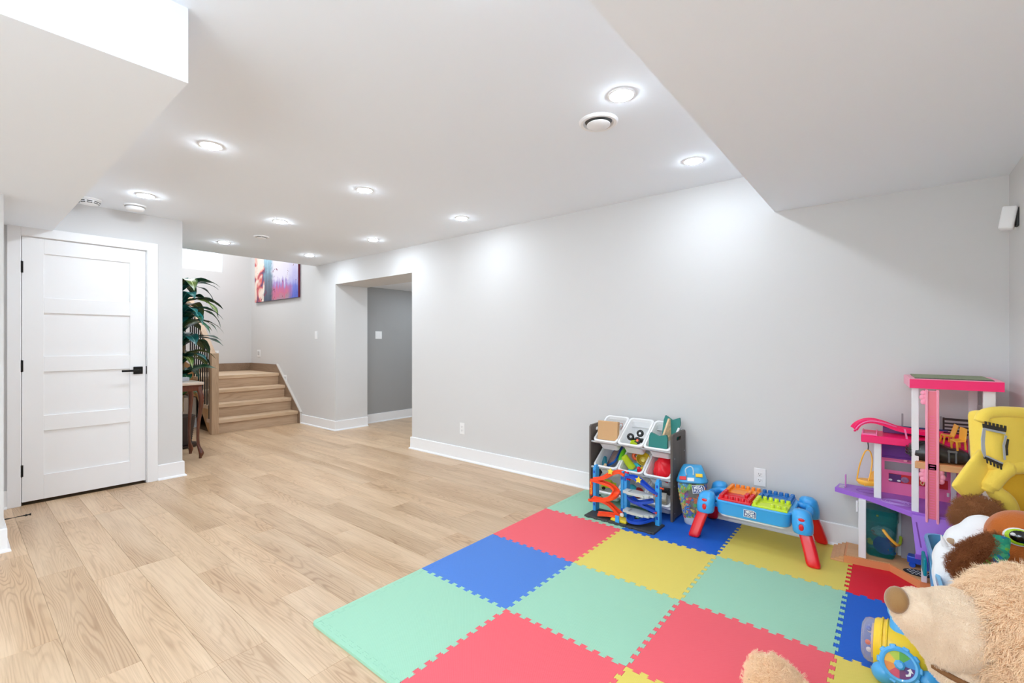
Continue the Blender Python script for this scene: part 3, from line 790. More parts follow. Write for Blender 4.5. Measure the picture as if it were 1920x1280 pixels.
# ================================================================ puzzle foam play mat, 2 cm proud of nothing: 12 mm tiles on the planks
def foam(name, c):
    m = mat(name, c, 0.62, spec=0.3)
    nt = m.node_tree; N = nt.nodes; L = nt.links
    tc = N.new('ShaderNodeTexCoord'); mp = N.new('ShaderNodeMapping'); mp.inputs['Rotation'].default_value = (0, 0, math.pi / 4)
    w1 = N.new('ShaderNodeTexWave'); w1.inputs['Scale'].default_value = 46; w1.bands_direction = 'X'
    w2 = N.new('ShaderNodeTexWave'); w2.inputs['Scale'].default_value = 46; w2.bands_direction = 'Y'
    L.new(tc.outputs['Object'], mp.inputs[0]); L.new(mp.outputs[0], w1.inputs[0]); L.new(mp.outputs[0], w2.inputs[0])
    ad = N.new('ShaderNodeMath'); ad.operation = 'ADD'; L.new(w1.outputs['Fac'], ad.inputs[0]); L.new(w2.outputs['Fac'], ad.inputs[1])
    b = N.new('ShaderNodeBump'); b.inputs['Strength'].default_value = 0.22; b.inputs['Distance'].default_value = 0.0012
    L.new(ad.outputs[0], b.inputs['Height']); L.new(b.outputs[0], N['Principled BSDF'].inputs['Normal'])
    return m
m_mint = foam('foam_mint', (158, 207, 179)); m_red = foam('foam_red', (238, 98, 108)); m_blue = foam('foam_blue', (78, 128, 208)); m_yel = foam('foam_yellow', (226, 206, 100))
m_red2 = foam('foam_deep_red', (226, 30, 52)); m_blue2 = foam('foam_royal_blue', (30, 98, 200))
GX = [-1.958, -1.380, -0.780, -0.169, 0.425]
GY = [1.046, 1.640, 2.228, 2.827, 3.395]
TH = 0.012
NTOOTH = 21
def edge_pts(A, B, side, gap, amp=0.0095):
    """dovetail line from A to B; side=+1/-1 tells which neighbour this is (a hair of clearance each)"""
    A, B = V(*A), V(*B); d = (B - A); Lg = d.length; d.normalize(); n = V(-d.y, d.x, 0)
    p = Lg / NTOOTH; out = []
    for k in range(NTOOTH):
        c = (k + 0.5) * p; s = 1 if k % 2 == 0 else -1
        if k in (0, NTOOTH - 1):                       # plain land at the corners
            out.append(A + d * (0.002 if k == 0 else Lg - 0.002) - n * gap * side); continue
        neck, tip = p * 0.38, p * 0.58                 # outer end of a tooth wider than its neck
        g = gap * side * s
        for u, hgt in ((-neck, 0.0), (-tip, 1.0), (tip, 1.0), (neck, 0.0)):
            out.append(A + d * (c + u + (g if u < 0 else -g)) + n * (amp * s * hgt - gap * side))
    return out
def clean(pts):
    o = []
    for p in pts:
        if not o or (p - o[-1]).length > 0.0004: o.append(p)
    if (o[0] - o[-1]).length < 0.0004: o.pop()
    return o
tile_defs = {
 (0,0): (m_mint, 'pale mint green foam tile at the near left corner of the play mat'), (0,1): (m_blue, 'cornflower blue foam tile on the left edge of the play mat'),
 (0,2): (m_red, 'coral red foam tile on the left edge, in front of the car ramp toy'), (0,3): (m_mint, 'mint green foam tile against the wall under the toy organizer'),
 (1,0): (m_red, 'large coral red foam tile at the near edge, right of the corner mint tile'), (1,1): (m_mint, 'mint green foam tile between the blue tile and the near red tiles'),
 (1,2): (m_yel, 'yellow foam tile in the middle of the play mat'), (1,3): (m_blue2, 'royal blue foam tile under the block bag and table leg'),
 (2,0): (m_yel, 'yellow foam tile of which only a tip shows at the near edge'), (2,1): (m_red, 'coral red foam tile right of centre behind the plush paw'),
 (2,2): (m_mint, 'mint green foam tile in front of the building-block table'), (2,3): (m_yel, 'yellow foam tile under the building-block table'),
 (3,0): (m_red, 'red foam tile hidden under the big teddy bear'), (3,1): (m_yel, 'yellow foam tile under the submarine toy at the right'),
 (3,2): (m_blue2, 'ribbed blue foam tile left of the teddy bear nose'), (3,3): (m_red2, 'deep red foam tile in front of the dollhouse steps')}
BORD = 0.028
for (i, j), (m, l) in tile_defs.items():
    x0, x1, y0, y1 = GX[i], GX[i+1], GY[j], GY[j+1]
    a, b2, c, d_ = (x0, y0, 0), (x1, y0, 0), (x1, y1, 0), (x0, y1, 0)
    gp = 0.0005
    bottom = edge_pts(a, b2, -1, gp); right = edge_pts(b2, c, -1, gp)
    top = edge_pts(d_, c, 1, gp)[::-1]; left = edge_pts(a, d_, 1, gp)[::-1]
    pts = clean(bottom + right + top + left)
    t = thing('foam_tile', l, 'foam tile', ((x0+x1)/2, (y0+y1)/2, 0.0), 0, 'foam tiles of the play mat')
    off = V((x0+x1)/2, (y0+y1)/2, 0)
    q = MB(); q.poly([(p - off)[:2] for p in pts], TH, 0.0002)
    q.build('tile_body', m, t)
    # straight border strips that lock into the outer teeth
    def strip(A, B, side, out):
        e = clean(edge_pts(A, B, side, gp)); q = MB()
        A2, B2 = V(*A) + V(*out) * BORD, V(*B) + V(*out) * BORD
        tail = [B2, A2]
        if i == 0 and j == 0:
            if out[0]:                                  # the left strip carries the rounded mat corner
                cx, cy, r = A2.x, A[1] - BORD, 0.022
                tail = [B2] + [V(cx + r - r * math.cos(k * math.pi / 10), cy + r - r * math.sin(k * math.pi / 10), 0) for k in range(6)] + [V(A[0], A[1] - BORD, 0)]
        q.poly([(p - off)[:2] for p in e + tail], TH, 0.0002); q.build('border_strip', m, t)
    if i == 0: strip(a, d_, -1, (-1, 0, 0))
    if j == 0: strip(a, b2, 1, (0, -1, 0))
    if j == 3: strip(d_, c, -1, (0, 1, 0))
    if i == 3: strip(b2, c, 1, (1, 0, 0))
# ================================================================ toy organizer with nine tilting bins
ZT = 0.0125                                             # top of the foam tiles
m_grey = wood('grey_stained_wood', (92, 84, 78), (60, 54, 50), (104, 96, 90), axis=2, rough=0.5, cath=0.35, plank_random=False)
m_bin = mat('white_bin_plastic', (240, 240, 240), 0.32, spec=0.5)
OX, OY = -1.480, 3.28
org = thing('toy_organizer', 'dark grey wooden toy organizer with nine white bins against the long wall', 'shelf', (OX, OY, ZT))
for s in (-1, 1):
    q = MB(); x = s * 0.318
    prof = [(-0.128, 0), (-0.092, 0), (-0.088, 0.012), (0.088, 0.012), (0.092, 0), (0.130, 0), (0.130, 0.590), (0.118, 0.603), (-0.116, 0.600), (-0.128, 0.588)]
    # handle slot cut as a bridge: outline runs into the slot and back
    sl0, sl1, sz0, sz1 = -0.045, 0.030, 0.545, 0.573
    M = basis((0, 1, 0), (0, 0, 1), (1, 0, 0), (x - 0.008, 0, 0))
    outer = prof; hole = [(sl0, sz0), (sl1, sz0), (sl1 + 0.008, (sz0+sz1)/2), (sl1, sz1), (sl0, sz1), (sl0 - 0.008, (sz0+sz1)/2)]
    bm = q.bm
    for zz in (0, 0.016):
        vo = [bm.verts.new(M @ V(a, b2, zz)) for a, b2 in outer]; vh = [bm.verts.new(M @ V(a, b2, zz)) for a, b2 in hole]
        es = [bm.edges.new((vo[i], vo[(i+1) % len(vo)])) for i in range(len(vo))] + [bm.edges.new((vh[i], vh[(i+1) % len(vh)])) for i in range(len(vh))]
        bmesh.ops.triangle_fill(bm, edges=es, use_beauty=True, use_dissolve=False)
        if zz == 0: v0o, v0h = vo, vh
        else:
            for A_, B_ in ((v0o, vo), (v0h, vh)):
                for i in range(len(A_)): bm.faces.new((A_[i], A_[(i+1) % len(A_)], B_[(i+1) % len(A_)], B_[i]))
    sp = q.build('side_panel', m_grey, org)
    for y, z in ((-0.09, 0.43), (0.10, 0.455), (-0.09, 0.24), (-0.09, 0.05)):
        q = MB(); q.cyl((x + s * 0.0075, y, z), (x + s * 0.0095, y, z), 0.005, 10); q.build('screw', mat('steel', (190, 190, 190), 0.3, metal=0.9), sp)
TILT = math.radians(34.5)
ROWZ = [0.488, 0.292, 0.098]                             # height of the front rim over the mat
for rz0 in ROWZ:
    for dy, dz in ((-0.118, -0.004), (0.112, 0.148)):
        if rz0 + dz > 0.60: dy, dz = 0.092, 0.105
        q = MB(); q.cyl((-0.311, dy, rz0 + dz - 0.012), (0.311, dy, rz0 + dz - 0.012), 0.009, 12); q.build('rail', m_bin, org, smooth=True)
q = MB(); q.box(-0.31, 0.31, 0.112, 0.122, 0.03, 0.09, 0.002); q.build('back_brace', m_grey, org)
def rrect(w, l, r, n=4):
    o = []
    for cx, cy, a0 in ((w/2 - r, l/2 - r, 0), (-w/2 + r, l/2 - r, 90), (-w/2 + r, -l/2 + r, 180), (w/2 - r, -l/2 + r, 270)):
        for k in range(n + 1):
            a = math.radians(a0 + 90 * k / n); o.append((cx + r * math.cos(a), cy + r * math.sin(a)))
    return o
BW, BL, BD = 0.182, 0.272, 0.118
def bin_mesh():
    q = MB()
    lv = [(BW - 0.040, BL - 0.050, -BD, 0.02), (BW - 0.020, BL - 0.026, -0.016, 0.022), (BW + 0.014, BL + 0.014, -0.016, 0.026), (BW + 0.018, BL + 0.018, -0.010, 0.028), (BW + 0.016, BL + 0.016, 0.0, 0.028), (BW - 0.010, BL - 0.010, 0.001, 0.024),
          (BW - 0.016, BL - 0.018, -0.006, 0.022), (BW - 0.046, BL - 0.056, -BD + 0.004, 0.018)]
    q.rings([[V(x, y, z) for x, y in rrect(w, l, r)] for w, l, z, r in lv])
    return q
BM = {}
first = None
names_r = ['top row', 'middle row', 'bottom row']; names_c = ['left', 'middle', 'right']
what = {(0,0): 'holding a tan board', (0,1): 'with black toy wheels in it', (0,2): 'with a teal wooden toy sticking out',
        (1,0): 'holding a blue edged board book', (1,1): 'full of lime, orange and turquoise stacking toys', (1,2): 'holding a red ridged toy',
        (2,0): 'with a lime toy car, behind the orange ramp', (2,1): 'hidden behind the ramp toy', (2,2): 'holding a dark slatted block, beside the grey side panel'}
for r in range(3):
    for c in range(3):
        cx = OX + 0.008 + (c - 1) * 0.2015
        yf, zf = OY - 0.134, ZT + ROWZ[r]
        cen = V(cx, yf + math.cos(TILT) * (BL/2 + 0.008), zf + math.sin(TILT) * (BL/2 + 0.008))
        t = thing('storage_bin', 'white bin in the %s, %s' % (names_r[r], what[(r, c)]), 'bin', cen, group='white bins of the toy organizer', rot=(TILT, 0, 0))
        if first is None:
            first = bin_mesh().build('tub', m_bin, t, smooth=True, angle=50)
        else:
            o = first.copy(); COL.objects.link(o); o.parent = t
        BM[(r, c)] = Matrix.Translation(cen) @ Matrix.Rotation(TILT, 4, 'X')
def inbin(rc, p, rot=None):
    """where a toy sits inside a bin: local (across, up the slope, out of the opening)"""
    return BM[rc] @ V(*p)
m_tan = mat('tan_board', (206, 164, 116), 0.65, bump=0.1, bscale=120, var=0.05)
t = thing('tan_board_box', 'square tan cardboard box with a copper wire handle in the top left bin', 'box', inbin((0, 0), (0.010, -0.085, 0.002)), rot=(math.radians(-6), 0, math.radians(7)))
q = MB(); q.box(-0.080, 0.078, -0.022, 0.022, -0.03, 0.112, 0.003); q.build('carton', m_tan, t)
q = MB(); q.tube(crv([(0.07, 0.0, 0.09), (0.10, 0.01, 0.105), (0.105, 0.012, 0.085), (0.09, 0.01, 0.06)], 5), 0.0018, 6); q.build('wire_handle', mat('copper', (196, 110, 70), 0.3, metal=0.9), t)
# black wheeled toy
m_blk = mat('black_plastic', (24, 24, 26), 0.35); m_lime = mat('lime_plastic', (196, 220, 40), 0.35); m_org = mat('orange_plastic', (250, 100, 40), 0.32)
t = thing('toy_buggy', 'black toy buggy with silver hubbed wheels in the top middle bin', 'toy', inbin((0, 1), (0.028, -0.072, -0.035)), 0.3)
q = MB(); q.box(-0.045, 0.045, -0.02, 0.02, 0.0, 0.03, 0.008, 2); q.build('chassis', m_blk, t)
for x, y, z, a in ((-0.045, -0.025, 0.042, 0.2), (0.020, 0.005, 0.066, -0.1), (0.005, -0.035, 0.020, 0.0), (0.066, -0.02, 0.010, 0.3)):
    q = MB(); c = V(x, y, z); ax = V(math.sin(a), -math.cos(a), 0.35).normalized()
    xx, yy = frame_from(ax)
    q.tube([c + (xx * math.cos(k * math.pi / 8) + yy * math.sin(k * math.pi / 8)) * 0.017 for k in range(16)], 0.010, 8, loop=True); w = q.build('wheel', m_blk, t, smooth=True, angle=180)
    q = MB(); q.cyl(c - ax * 0.006, c + ax * 0.009, 0.009, 12); q.build('hub', _M['steel'] if z > 0.03 else m_org, w)
q = MB(); q.cyl((-0.02, -0.048, -0.006), (-0.02, -0.034, 0.004), 0.026, 16); q.build('lime_disc', m_lime, t)
# teal wooden toy
m_teal = mat('teal_paint', (22, 124, 116), 0.45); m_birch = wood('birch', (222, 190, 146), (190, 150, 104), (232, 204, 164), axis=2, rough=0.5, cath=0.3, plank_random=False)
t = thing('wooden_toy_rack', 'teal and natural wood toy with holes in the top right bin', 'toy', inbin((0, 2), (0.0, -0.03, -0.04)), 0.0)
def wavy(w, h):
    return [(-w/2, 0), (w/2, 0), (w/2 - 0.002, h*0.78), (w*0.42, h), (w*0.22, h*0.93), (0, h*0.84), (-w*0.22, h*0.93), (-w*0.42, h), (-w/2 + 0.002, h*0.8)]
q = MB(); q.poly(wavy(0.135, 0.105), 0.02, 0, basis((1, 0, -0.06), (0.0, 0.12, 1), (0, 1, 0), (0.0, -0.085, -0.035))); q.build('front_panel', m_teal, t)
q = MB(); q.poly(wavy(0.125, 0.155), 0.02, 0, basis((1, 0, -0.08), (0.02, 0.25, 1), (0, 1, 0), (0.036, 0.055, 0.02))); q.build('back_panel', m_teal, t)
q = MB(); bm = q.bm
M = basis((0.16, 0.95, 0.10), (0, 0, 1), (1, 0, 0), (0.012, -0.04, 0.0))
outer = [(-0.035, 0.0), (0.115, 0.0), (0.100, 0.155), (0.086, 0.158)]; 
holes = [[(cx + 0.011 * math.cos(k * math.pi / 4), cz + 0.012 * math.sin(k * math.pi / 4)) for k in range(8)] for cx, cz in ((0.03, 0.035), (0.075, 0.04), (0.062, 0.078), (0.088, 0.085), (0.085, 0.118))]
vv0 = None
for zz in (0, 0.012):
    loops = [[bm.verts.new(M @ V(a, b2, zz)) for a, b2 in L_] for L_ in [outer] + holes]
    es = [bm.edges.new((L_[i], L_[(i+1) % len(L_)])) for L_ in loops for i in range(len(L_))]
    bmesh.ops.triangle_fill(bm, edges=es, use_beauty=True, use_dissolve=False)
    if vv0 is None: vv0 = loops
    else:
        for A_, B_ in zip(vv0, loops):
            for i in range(len(A_)): bm.faces.new((A_[i], A_[(i+1) % len(A_)], B_[(i+1) % len(A_)], B_[i]))
q.build('holed_board', m_birch, t)
# middle row
m_bl = mat('blue_plastic', (22, 92, 180), 0.35); m_tealp = mat('teal_plastic', (16, 124, 144), 0.4)
m_print = mat('printed_page', (150, 120, 112), 0.5, var=0.6, vscale=28)
t = thing('board_book', 'blue edged picture board book leaning in the middle left bin', 'book', inbin((1, 0), (0.005, 0.02, -0.045)), rot=(TILT, math.radians(-34), math.radians(-14)))
q = MB(); q.poly(rrect(0.115, 0.20, 0.028, 5), 0.012, -0.006); q.build('rim_board', m_bl, t)
q = MB(); q.poly(rrect(0.088, 0.168, 0.02, 5), 0.003, 0.005); q.build('printed_page', m_print, t)
q = MB(); q.poly(rrect(0.088, 0.168, 0.02, 5), 0.003, -0.008); q.build('printed_page', m_print, t)
t = thing('teal_toy_block', 'flat teal toy piece beside the board book', 'toy', inbin((1, 0), (-0.050, -0.055, -0.040)), rot=(TILT, math.radians(-58), 0))
q = MB(); q.poly(rrect(0.05, 0.10, 0.015, 4), 0.018, -0.009, bev=0.003); q.build('block', m_tealp, t)
q = MB(); q.box(-0.03, 0.02, -0.075, -0.055, -0.008, 0.010, 0.003); q.build('wood_end', m_birch, t)
t = thing('green_crescent', 'bright green crescent shaped toy along the right side of the middle left bin', 'toy', inbin((1, 0), (0.088, 0.0, -0.012)), rot=(TILT, 0, 0))
q = MB(); pts = crv([(0.004, -0.085, -0.02), (0.0, -0.035, 0.002), (-0.002, 0.03, 0.012), (0.0, 0.10, 0.006)], 6); n_ = len(pts)
q.tube(pts, [0.003 + 0.017 * math.sin(math.pi * i / (n_ - 1)) for i in range(n_)], 10); q.build('crescent', mat('leaf_green_plastic', (104, 198, 30), 0.35), t, smooth=True, angle=180)
q = MB(); q.tube(pts[:14], [0.002 + 0.012 * math.sin(math.pi * i / (n_ - 1)) for i in range(14)], 8)
for v_ in q.bm.verts: v_.co.z -= 0.009; v_.co.x -= 0.003
q.build('rind', mat('dark_rind', (60, 70, 50), 0.5), t, smooth=True, angle=180)
m_tq = mat('turquoise_plastic', (58, 186, 206), 0.35); m_olive = mat('mustard_plastic', (204, 178, 44), 0.4); m_redp = mat('red_plastic', (238, 26, 44), 0.35)
b0 = inbin((1, 1), (-0.02, -0.06, -0.05))
t = thing('lime_stacking_peg', 'lime yellow cylinder toy leaning out of the middle bin', 'toy', b0, rot=(math.radians(20), math.radians(-30), 0))
q = MB(); q.lathe([(0.030, 0.0), (0.028, 0.02), (0.025, 0.085), (0.027, 0.095), (0.024, 0.106), (0.010, 0.109)], 20); q.build('peg', m_lime, t, smooth=True, angle=50)
t = thing('turquoise_ring', 'turquoise ring toy around the lime peg in the middle bin', 'toy', b0 + V(0.020, -0.004, 0.000), rot=(math.radians(40), math.radians(-10), 0))
q = MB(); q.tube([(0.034 * math.cos(k * math.pi / 12), 0.034 * math.sin(k * math.pi / 12), 0) for k in range(24)], 0.016, 10, loop=True); q.build('ring', m_tq, t, smooth=True, angle=180)
t = thing('orange_ring', 'orange ring toy behind the lime peg in the middle bin', 'toy', inbin((1, 1), (-0.012, 0.035, -0.02)), rot=(math.radians(70), 0, math.radians(20)))
q = MB(); q.tube([(0.024 * math.cos(k * math.pi / 12), 0.024 * math.sin(k * math.pi / 12), 0) for k in range(24)], 0.013, 10, loop=True); q.build('ring', m_org, t, smooth=True, angle=180)
t = thing('mustard_cup', 'mustard yellow cup with a pale knob facing out of the middle bin', 'toy', inbin((1, 1), (0.052, 0.005, -0.012)), rot=(math.radians(62), 0, math.radians(22)))
q = MB(); q.lathe([(0.022, -0.045), (0.032, -0.035), (0.048, 0.018), (0.050, 0.020), (0.047, 0.020), (0.029, -0.030), (0.003, -0.034)], 28); cu = q.build('cup', m_olive, t, smooth=True, angle=50)
q = MB(); q.lathe([(0.018, -0.032), (0.016, -0.016), (0.008, -0.012), (0.002, -0.011)], 18); q.build('knob', mat('pale_yellow_plastic', (228, 212, 110), 0.4), cu, smooth=True)
t = thing('red_toy_peg', 'small red and yellow toy piece at the front of the middle bin', 'toy', inbin((1, 1), (0.050, -0.085, -0.05)), rot=(TILT, 0, 0))
q = MB(); q.lathe([(0.018, 0), (0.018, 0.02), (0.012, 0.045), (0.004, 0.05)], 14); q.build('peg', m_redp, t, smooth=True)
q = MB(); q.box(0.012, 0.030, 0.0, 0.02, 0.0, 0.045, 0.004); q.build('yellow_tab', m_olive, t)
t = thing('red_dome_toy', 'large red ridged plastic dome toy filling the middle right bin', 'toy', inbin((1, 2), (0.012, 0.0, -0.055)), rot=(TILT + 0.25, 0, math.radians(-18)))
q = MB(); rs = []
for i, (z, rr) in enumerate(((0.0, 0.072), (0.012, 0.078), (0.035, 0.070), (0.06, 0.052), (0.08, 0.030), (0.09, 0.010))):
    rs.append([V(math.cos(a) * rr * (1.0 + 0.07 * (1 if k % 4 < 2 else -1) * min(1, i)), math.sin(a) * rr * 1.35 * (1.0 + 0.05 * (1 if k % 4 < 2 else -1) * min(1, i)), z) for k in range(32) for a in [2 * math.pi * k / 32]])
q.rings(rs); q.build('dome', m_redp, t, smooth=True, angle=60)
q = MB(); q.box(-0.075, 0.075, -0.108, -0.088, -0.005, 0.012, 0.005, 2); q.build('brim', m_redp, t)
# bottom row
t = thing('toy_car', 'lime yellow toy car in the bottom left bin', 'toy car', inbin((2, 0), (-0.020, -0.05, -0.052)), rot=(TILT * 0.4, 0, math.radians(24)))
q = MB(); q.poly([(-0.055, 0.008), (0.055, 0.008), (0.058, 0.028), (0.035, 0.034), (0.020, 0.055), (-0.025, 0.057), (-0.050, 0.036)], 0.05, -0.025, basis((1, 0, 0), (0, 0, 1), (0, -1, 0), (0, 0, 0)), bev=0.003); q.build('body', m_lime, t)
q = MB(); q.poly([(-0.022, 0.038), (0.018, 0.037), (0.010, 0.051), (-0.018, 0.052)], 0.052, -0.026, basis((1, 0, 0), (0, 0, 1), (0, -1, 0), (0, 0, 0))); q.build('side_window', m_blk, t)
for x in (-0.035, 0.035):
    for y in (-0.024, 0.024):
        q = MB(); q.cyl((x, y - 0.006, 0.010), (x, y + 0.006, 0.010), 0.014, 14); q.build('wheel', m_blk, t)
t = thing('red_blue_toy', 'rounded red and blue toy seen between the ramps in the bottom middle bin', 'toy', inbin((2, 1), (-0.01, -0.04, -0.05)), rot=(TILT, 0, 0.3))
q = MB(); q.ball((-0.02, 0, 0.015), (0.045, 0.05, 0.035), 16, 10); q.build('blue_half', m_tq, t, smooth=True, angle=180)
q = MB(); q.ball((0.03, -0.01, 0.01), (0.04, 0.045, 0.030), 16, 10); q.build('red_half', mat('dark_red_plastic', (170, 30, 36), 0.4), t, smooth=True, angle=180)
t = thing('slatted_block', 'dark brown slatted toy block in the bottom right bin', 'toy', inbin((2, 2), (0.030, 0.01, -0.02)), rot=(math.radians(52), math.radians(0), math.radians(16)))
q = MB(); q.box(-0.045, 0.045, -0.012, 0.0, -0.055, 0.055, 0.003); bk = q.build('block', mat('dark_brown_plastic', (58, 50, 44), 0.5), t)
for i in range(4):
    q = MB(); q.box(-0.040 + i*0.021, -0.026 + i*0.021, -0.017, -0.011, -0.05, 0.05, 0.002); q.build('slat', mat('black_brown', (38, 32, 30), 0.5), bk)
t = thing('white_carton', 'small white carton under the dark slatted block in the bottom right bin', 'box', inbin((2, 2), (-0.005, -0.055, -0.035)), rot=(TILT, 0, 0.2))
q = MB(); q.box(-0.045, 0.045, -0.03, 0.03, -0.03, 0.03, 0.003); q.build('carton', mat('ivory_card', (224, 218, 204), 0.7), t)
q = MB(); q.box(-0.046, 0.046, -0.031, -0.030, -0.008, 0.010); q.build('tape', mat('clear_tape', (200, 190, 160), 0.3), t)

# ================================================================ car ramp toy
m_road = mat('road_black', (58, 60, 60), 0.55, bump=0.2, bscale=80); m_rblue = mat('ramp_sky_blue', (56, 164, 232), 0.33); m_dblue = mat('ramp_blue', (20, 78, 198), 0.33)
m_ror = mat('ramp_orange', (252, 84, 36), 0.33); m_gclear = clear('smoke_clear_plastic', (226, 232, 228), 0.6, 0.25, 0.3); m_ryel = mat('ramp_yellow', (238, 214, 50), 0.4)
tr = thing('car_ramp_toy', 'orange and blue spiral car ramp toy on a black base before the organizer', 'toy', (-1.430, 2.965, ZT))
for x0, x1 in ((-0.255, -0.075), (-0.072, 0.060), (0.063, 0.258)):
    q = MB(); q.poly([(x0, -0.095), (x1, -0.095), (x1, 0.088), (x0, 0.088)], 0.012, 0, bev=0.003)
    for k in range(3):
        xx = lerp(x0, x1, (k + 0.5) / 3); q.box(xx - 0.012, xx + 0.012, -0.102, -0.090, 0, 0.010)
    q.build('road_plate', m_road, tr)
def post(x, y, h, w=0.030, d=0.040):
    q = MB(); q.box(x - w/2, x + w/2, y - d/2, y + d/2, 0.010, h, 0.004, 2)
    q.box(x - w*0.36, x + w*0.36, y - d*0.36, y + d*0.36, h - 0.002, h + 0.016, 0.003)
    o = q.build('tower', m_rblue, tr)
    for z in (h * 0.33, h * 0.66):
        q = MB(); q.box(x - w/2 - 0.0015, x + w/2 + 0.0015, y - d/2 - 0.0015, y + d/2 + 0.0015, z - 0.002, z + 0.002); q.build('collar', m_rblue, o)
    for z in (h - 0.03, 0.06):
        q = MB(); q.box(x - 0.006, x + 0.006, y - d/2 - 0.003, y - d/2, z - 0.010, z + 0.010, 0.001); q.build('slot', m_dblue, o)
post(-0.238, 0.045, 0.325, 0.024, 0.056); post(-0.030, 0.060, 0.312, 0.022); post(-0.002, 0.064, 0.308, 0.022, 0.056)
post(0.226, 0.060, 0.302, 0.030, 0.046)
UP = [(-0.026, 0.0), (-0.026, 0.018), (-0.021, 0.018), (-0.019, 0.005), (0.019, 0.005), (0.021, 0.018), (0.026, 0.018), (0.026, 0.0)]
def lane(name, pts, m, prof=UP, n=6):
    q = MB(); q.ribbon(crv(pts, n), prof); return q.build(name, m, tr, smooth=True, angle=40)
lane('orange_track', [(-0.005, 0.045, 0.300), (-0.05, 0.050, 0.312), (-0.10, 0.030, 0.296), (-0.155, -0.005, 0.262), (-0.236, -0.015, 0.238)], m_ror)
lane('orange_track', [(-0.236, 0.000, 0.232), (-0.165, 0.004, 0.226), (-0.100, 0.020, 0.208), (-0.062, 0.012, 0.176), (-0.068, -0.030, 0.148), (-0.125, -0.055, 0.124), (-0.232, -0.048, 0.104)], m_ror)
lane('orange_track', [(-0.232, -0.020, 0.106), (-0.165, -0.005, 0.100), (-0.110, 0.010, 0.078), (-0.065, 0.015, 0.046), (-0.028, 0.010, 0.024)], m_ror)
lane('orange_track', [(-0.030, -0.020, 0.022), (-0.085, -0.030, 0.024), (-0.165, -0.060, 0.020)], m_ror)
q = MB(); q.box(-0.060, -0.030, 0.045, 0.060, 0.155, 0.185, 0.003); q.build('bracket', m_ror, tr)
lane('blue_track', [(0.010, 0.040, 0.292), (0.065, 0.030, 0.300), (0.125, 0.022, 0.278), (0.175, 0.030, 0.242), (0.215, 0.050, 0.215)], m_dblue)
lane('blue_track', [(0.020, 0.060, 0.150), (0.075, 0.020, 0.138), (0.130, 0.010, 0.146), (0.205, 0.035, 0.168)], m_dblue)
lane('blue_track', [(0.095, 0.020, 0.135), (0.150, 0.025, 0.118), (0.210, 0.050, 0.092)], m_dblue)
lane('blue_track', [(0.200, 0.020, 0.052), (0.140, -0.035, 0.030), (0.085, -0.050, 0.026), (0.060, -0.020, 0.036), (0.055, 0.030, 0.042)], m_dblue)
def tray(z):
    q = MB(); pts = [(0.015, 0.02), (0.05, -0.040), (0.11, -0.056), (0.165, -0.046), (0.20, -0.020), (0.222, -0.015), (0.222, 0.035), (0.17, 0.045), (0.12, 0.055), (0.05, 0.060)]
    q.poly(pts, 0.006, z)
    for (a, b2), (c, d_) in zip(pts[:6], pts[1:7]): q.box(min(a, c), max(a, c) + 0.001, min(b2, d_), max(b2, d_) + 0.002, z, z + 0.016)
    q.build('clear_tray', m_gclear, tr)
tray(0.208); tray(0.078)
q = MB(); q.poly([(-0.062, -0.070), (0.052, -0.070), (0.052, 0.005), (-0.030, 0.010), (-0.062, -0.02)], 0.014, 0.012, bev=0.003); q.build('yellow_deck', m_ryel, tr)
q = MB(); q.box(-0.022, 0.008, -0.084, -0.076, 0.004, 0.058, 0.002); q.build('blue_sign', m_rblue, tr)
q = MB(); q.ball((-0.006, -0.01, 0.042), (0.016, 0.014, 0.014), 10, 8); q.build('white_bumper', m_plate, tr, smooth=True, angle=180)
def star(x, y, z, r):
    q = MB(); q.poly([(math.cos(math.pi/2 + k * math.pi / 5) * (r if k % 2 == 0 else r * 0.55), math.sin(math.pi/2 + k * math.pi / 5) * (r if k % 2 == 0 else r * 0.55)) for k in range(10)], 0.005, 0, basis((1, 0, 0), (0, 0.2, 1), (0, -1, 0.2), (x, y, z)))
    q.build('star_sign', m_ryel, tr)
star(-0.098, 0.0, 0.325, 0.024); star(0.112, 0.0, 0.305, 0.024)
for x, y, z in ((0.012, 0.03, 0.332), (0.252, 0.055, 0.262), (0.214, 0.030, 0.10), (0.214, 0.035, 0.215), (0.022, 0.035, 0.285)):
    q = MB(); q.cyl((x - 0.010, y, z), (x + 0.012, y - 0.006, z), 0.008, 10); q.build('red_peg', m_redp if z > 0.28 else m_ror, tr)
# flame shaped plaque with the red and yellow emblem
q = MB(); fl = [(-0.004, 0.0), (0.008, 0.004), (0.013, 0.03), (0.010, 0.055), (0.014, 0.085), (0.008, 0.115), (-0.003, 0.128), (-0.012, 0.105), (-0.008, 0.075), (-0.013, 0.045), (-0.012, 0.015)]
PM = basis((1, 0, 0), (0, 0, 1), (0, -1, 0), (-0.262, 0.020, 0.115))
q.poly(fl, 0.006, 0, PM); fp = q.build('flame_plaque', mat('flame_red', (214, 34, 32), 0.35), tr)
q = MB(); q.poly([(x * 0.72, 0.010 + y * 0.84) for x, y in fl], 0.0015, 0.006, PM); q.build('flame_inner', mat('flame_yellow', (248, 178, 36), 0.35), fp)
text('lettering', 'Hot Wheels', 0.019, m_redp, fp, PM @ Matrix.Translation((0, 0.066, 0.0078)) @ Matrix.Rotation(math.radians(84), 4, 'Z'), bold=0.0004)

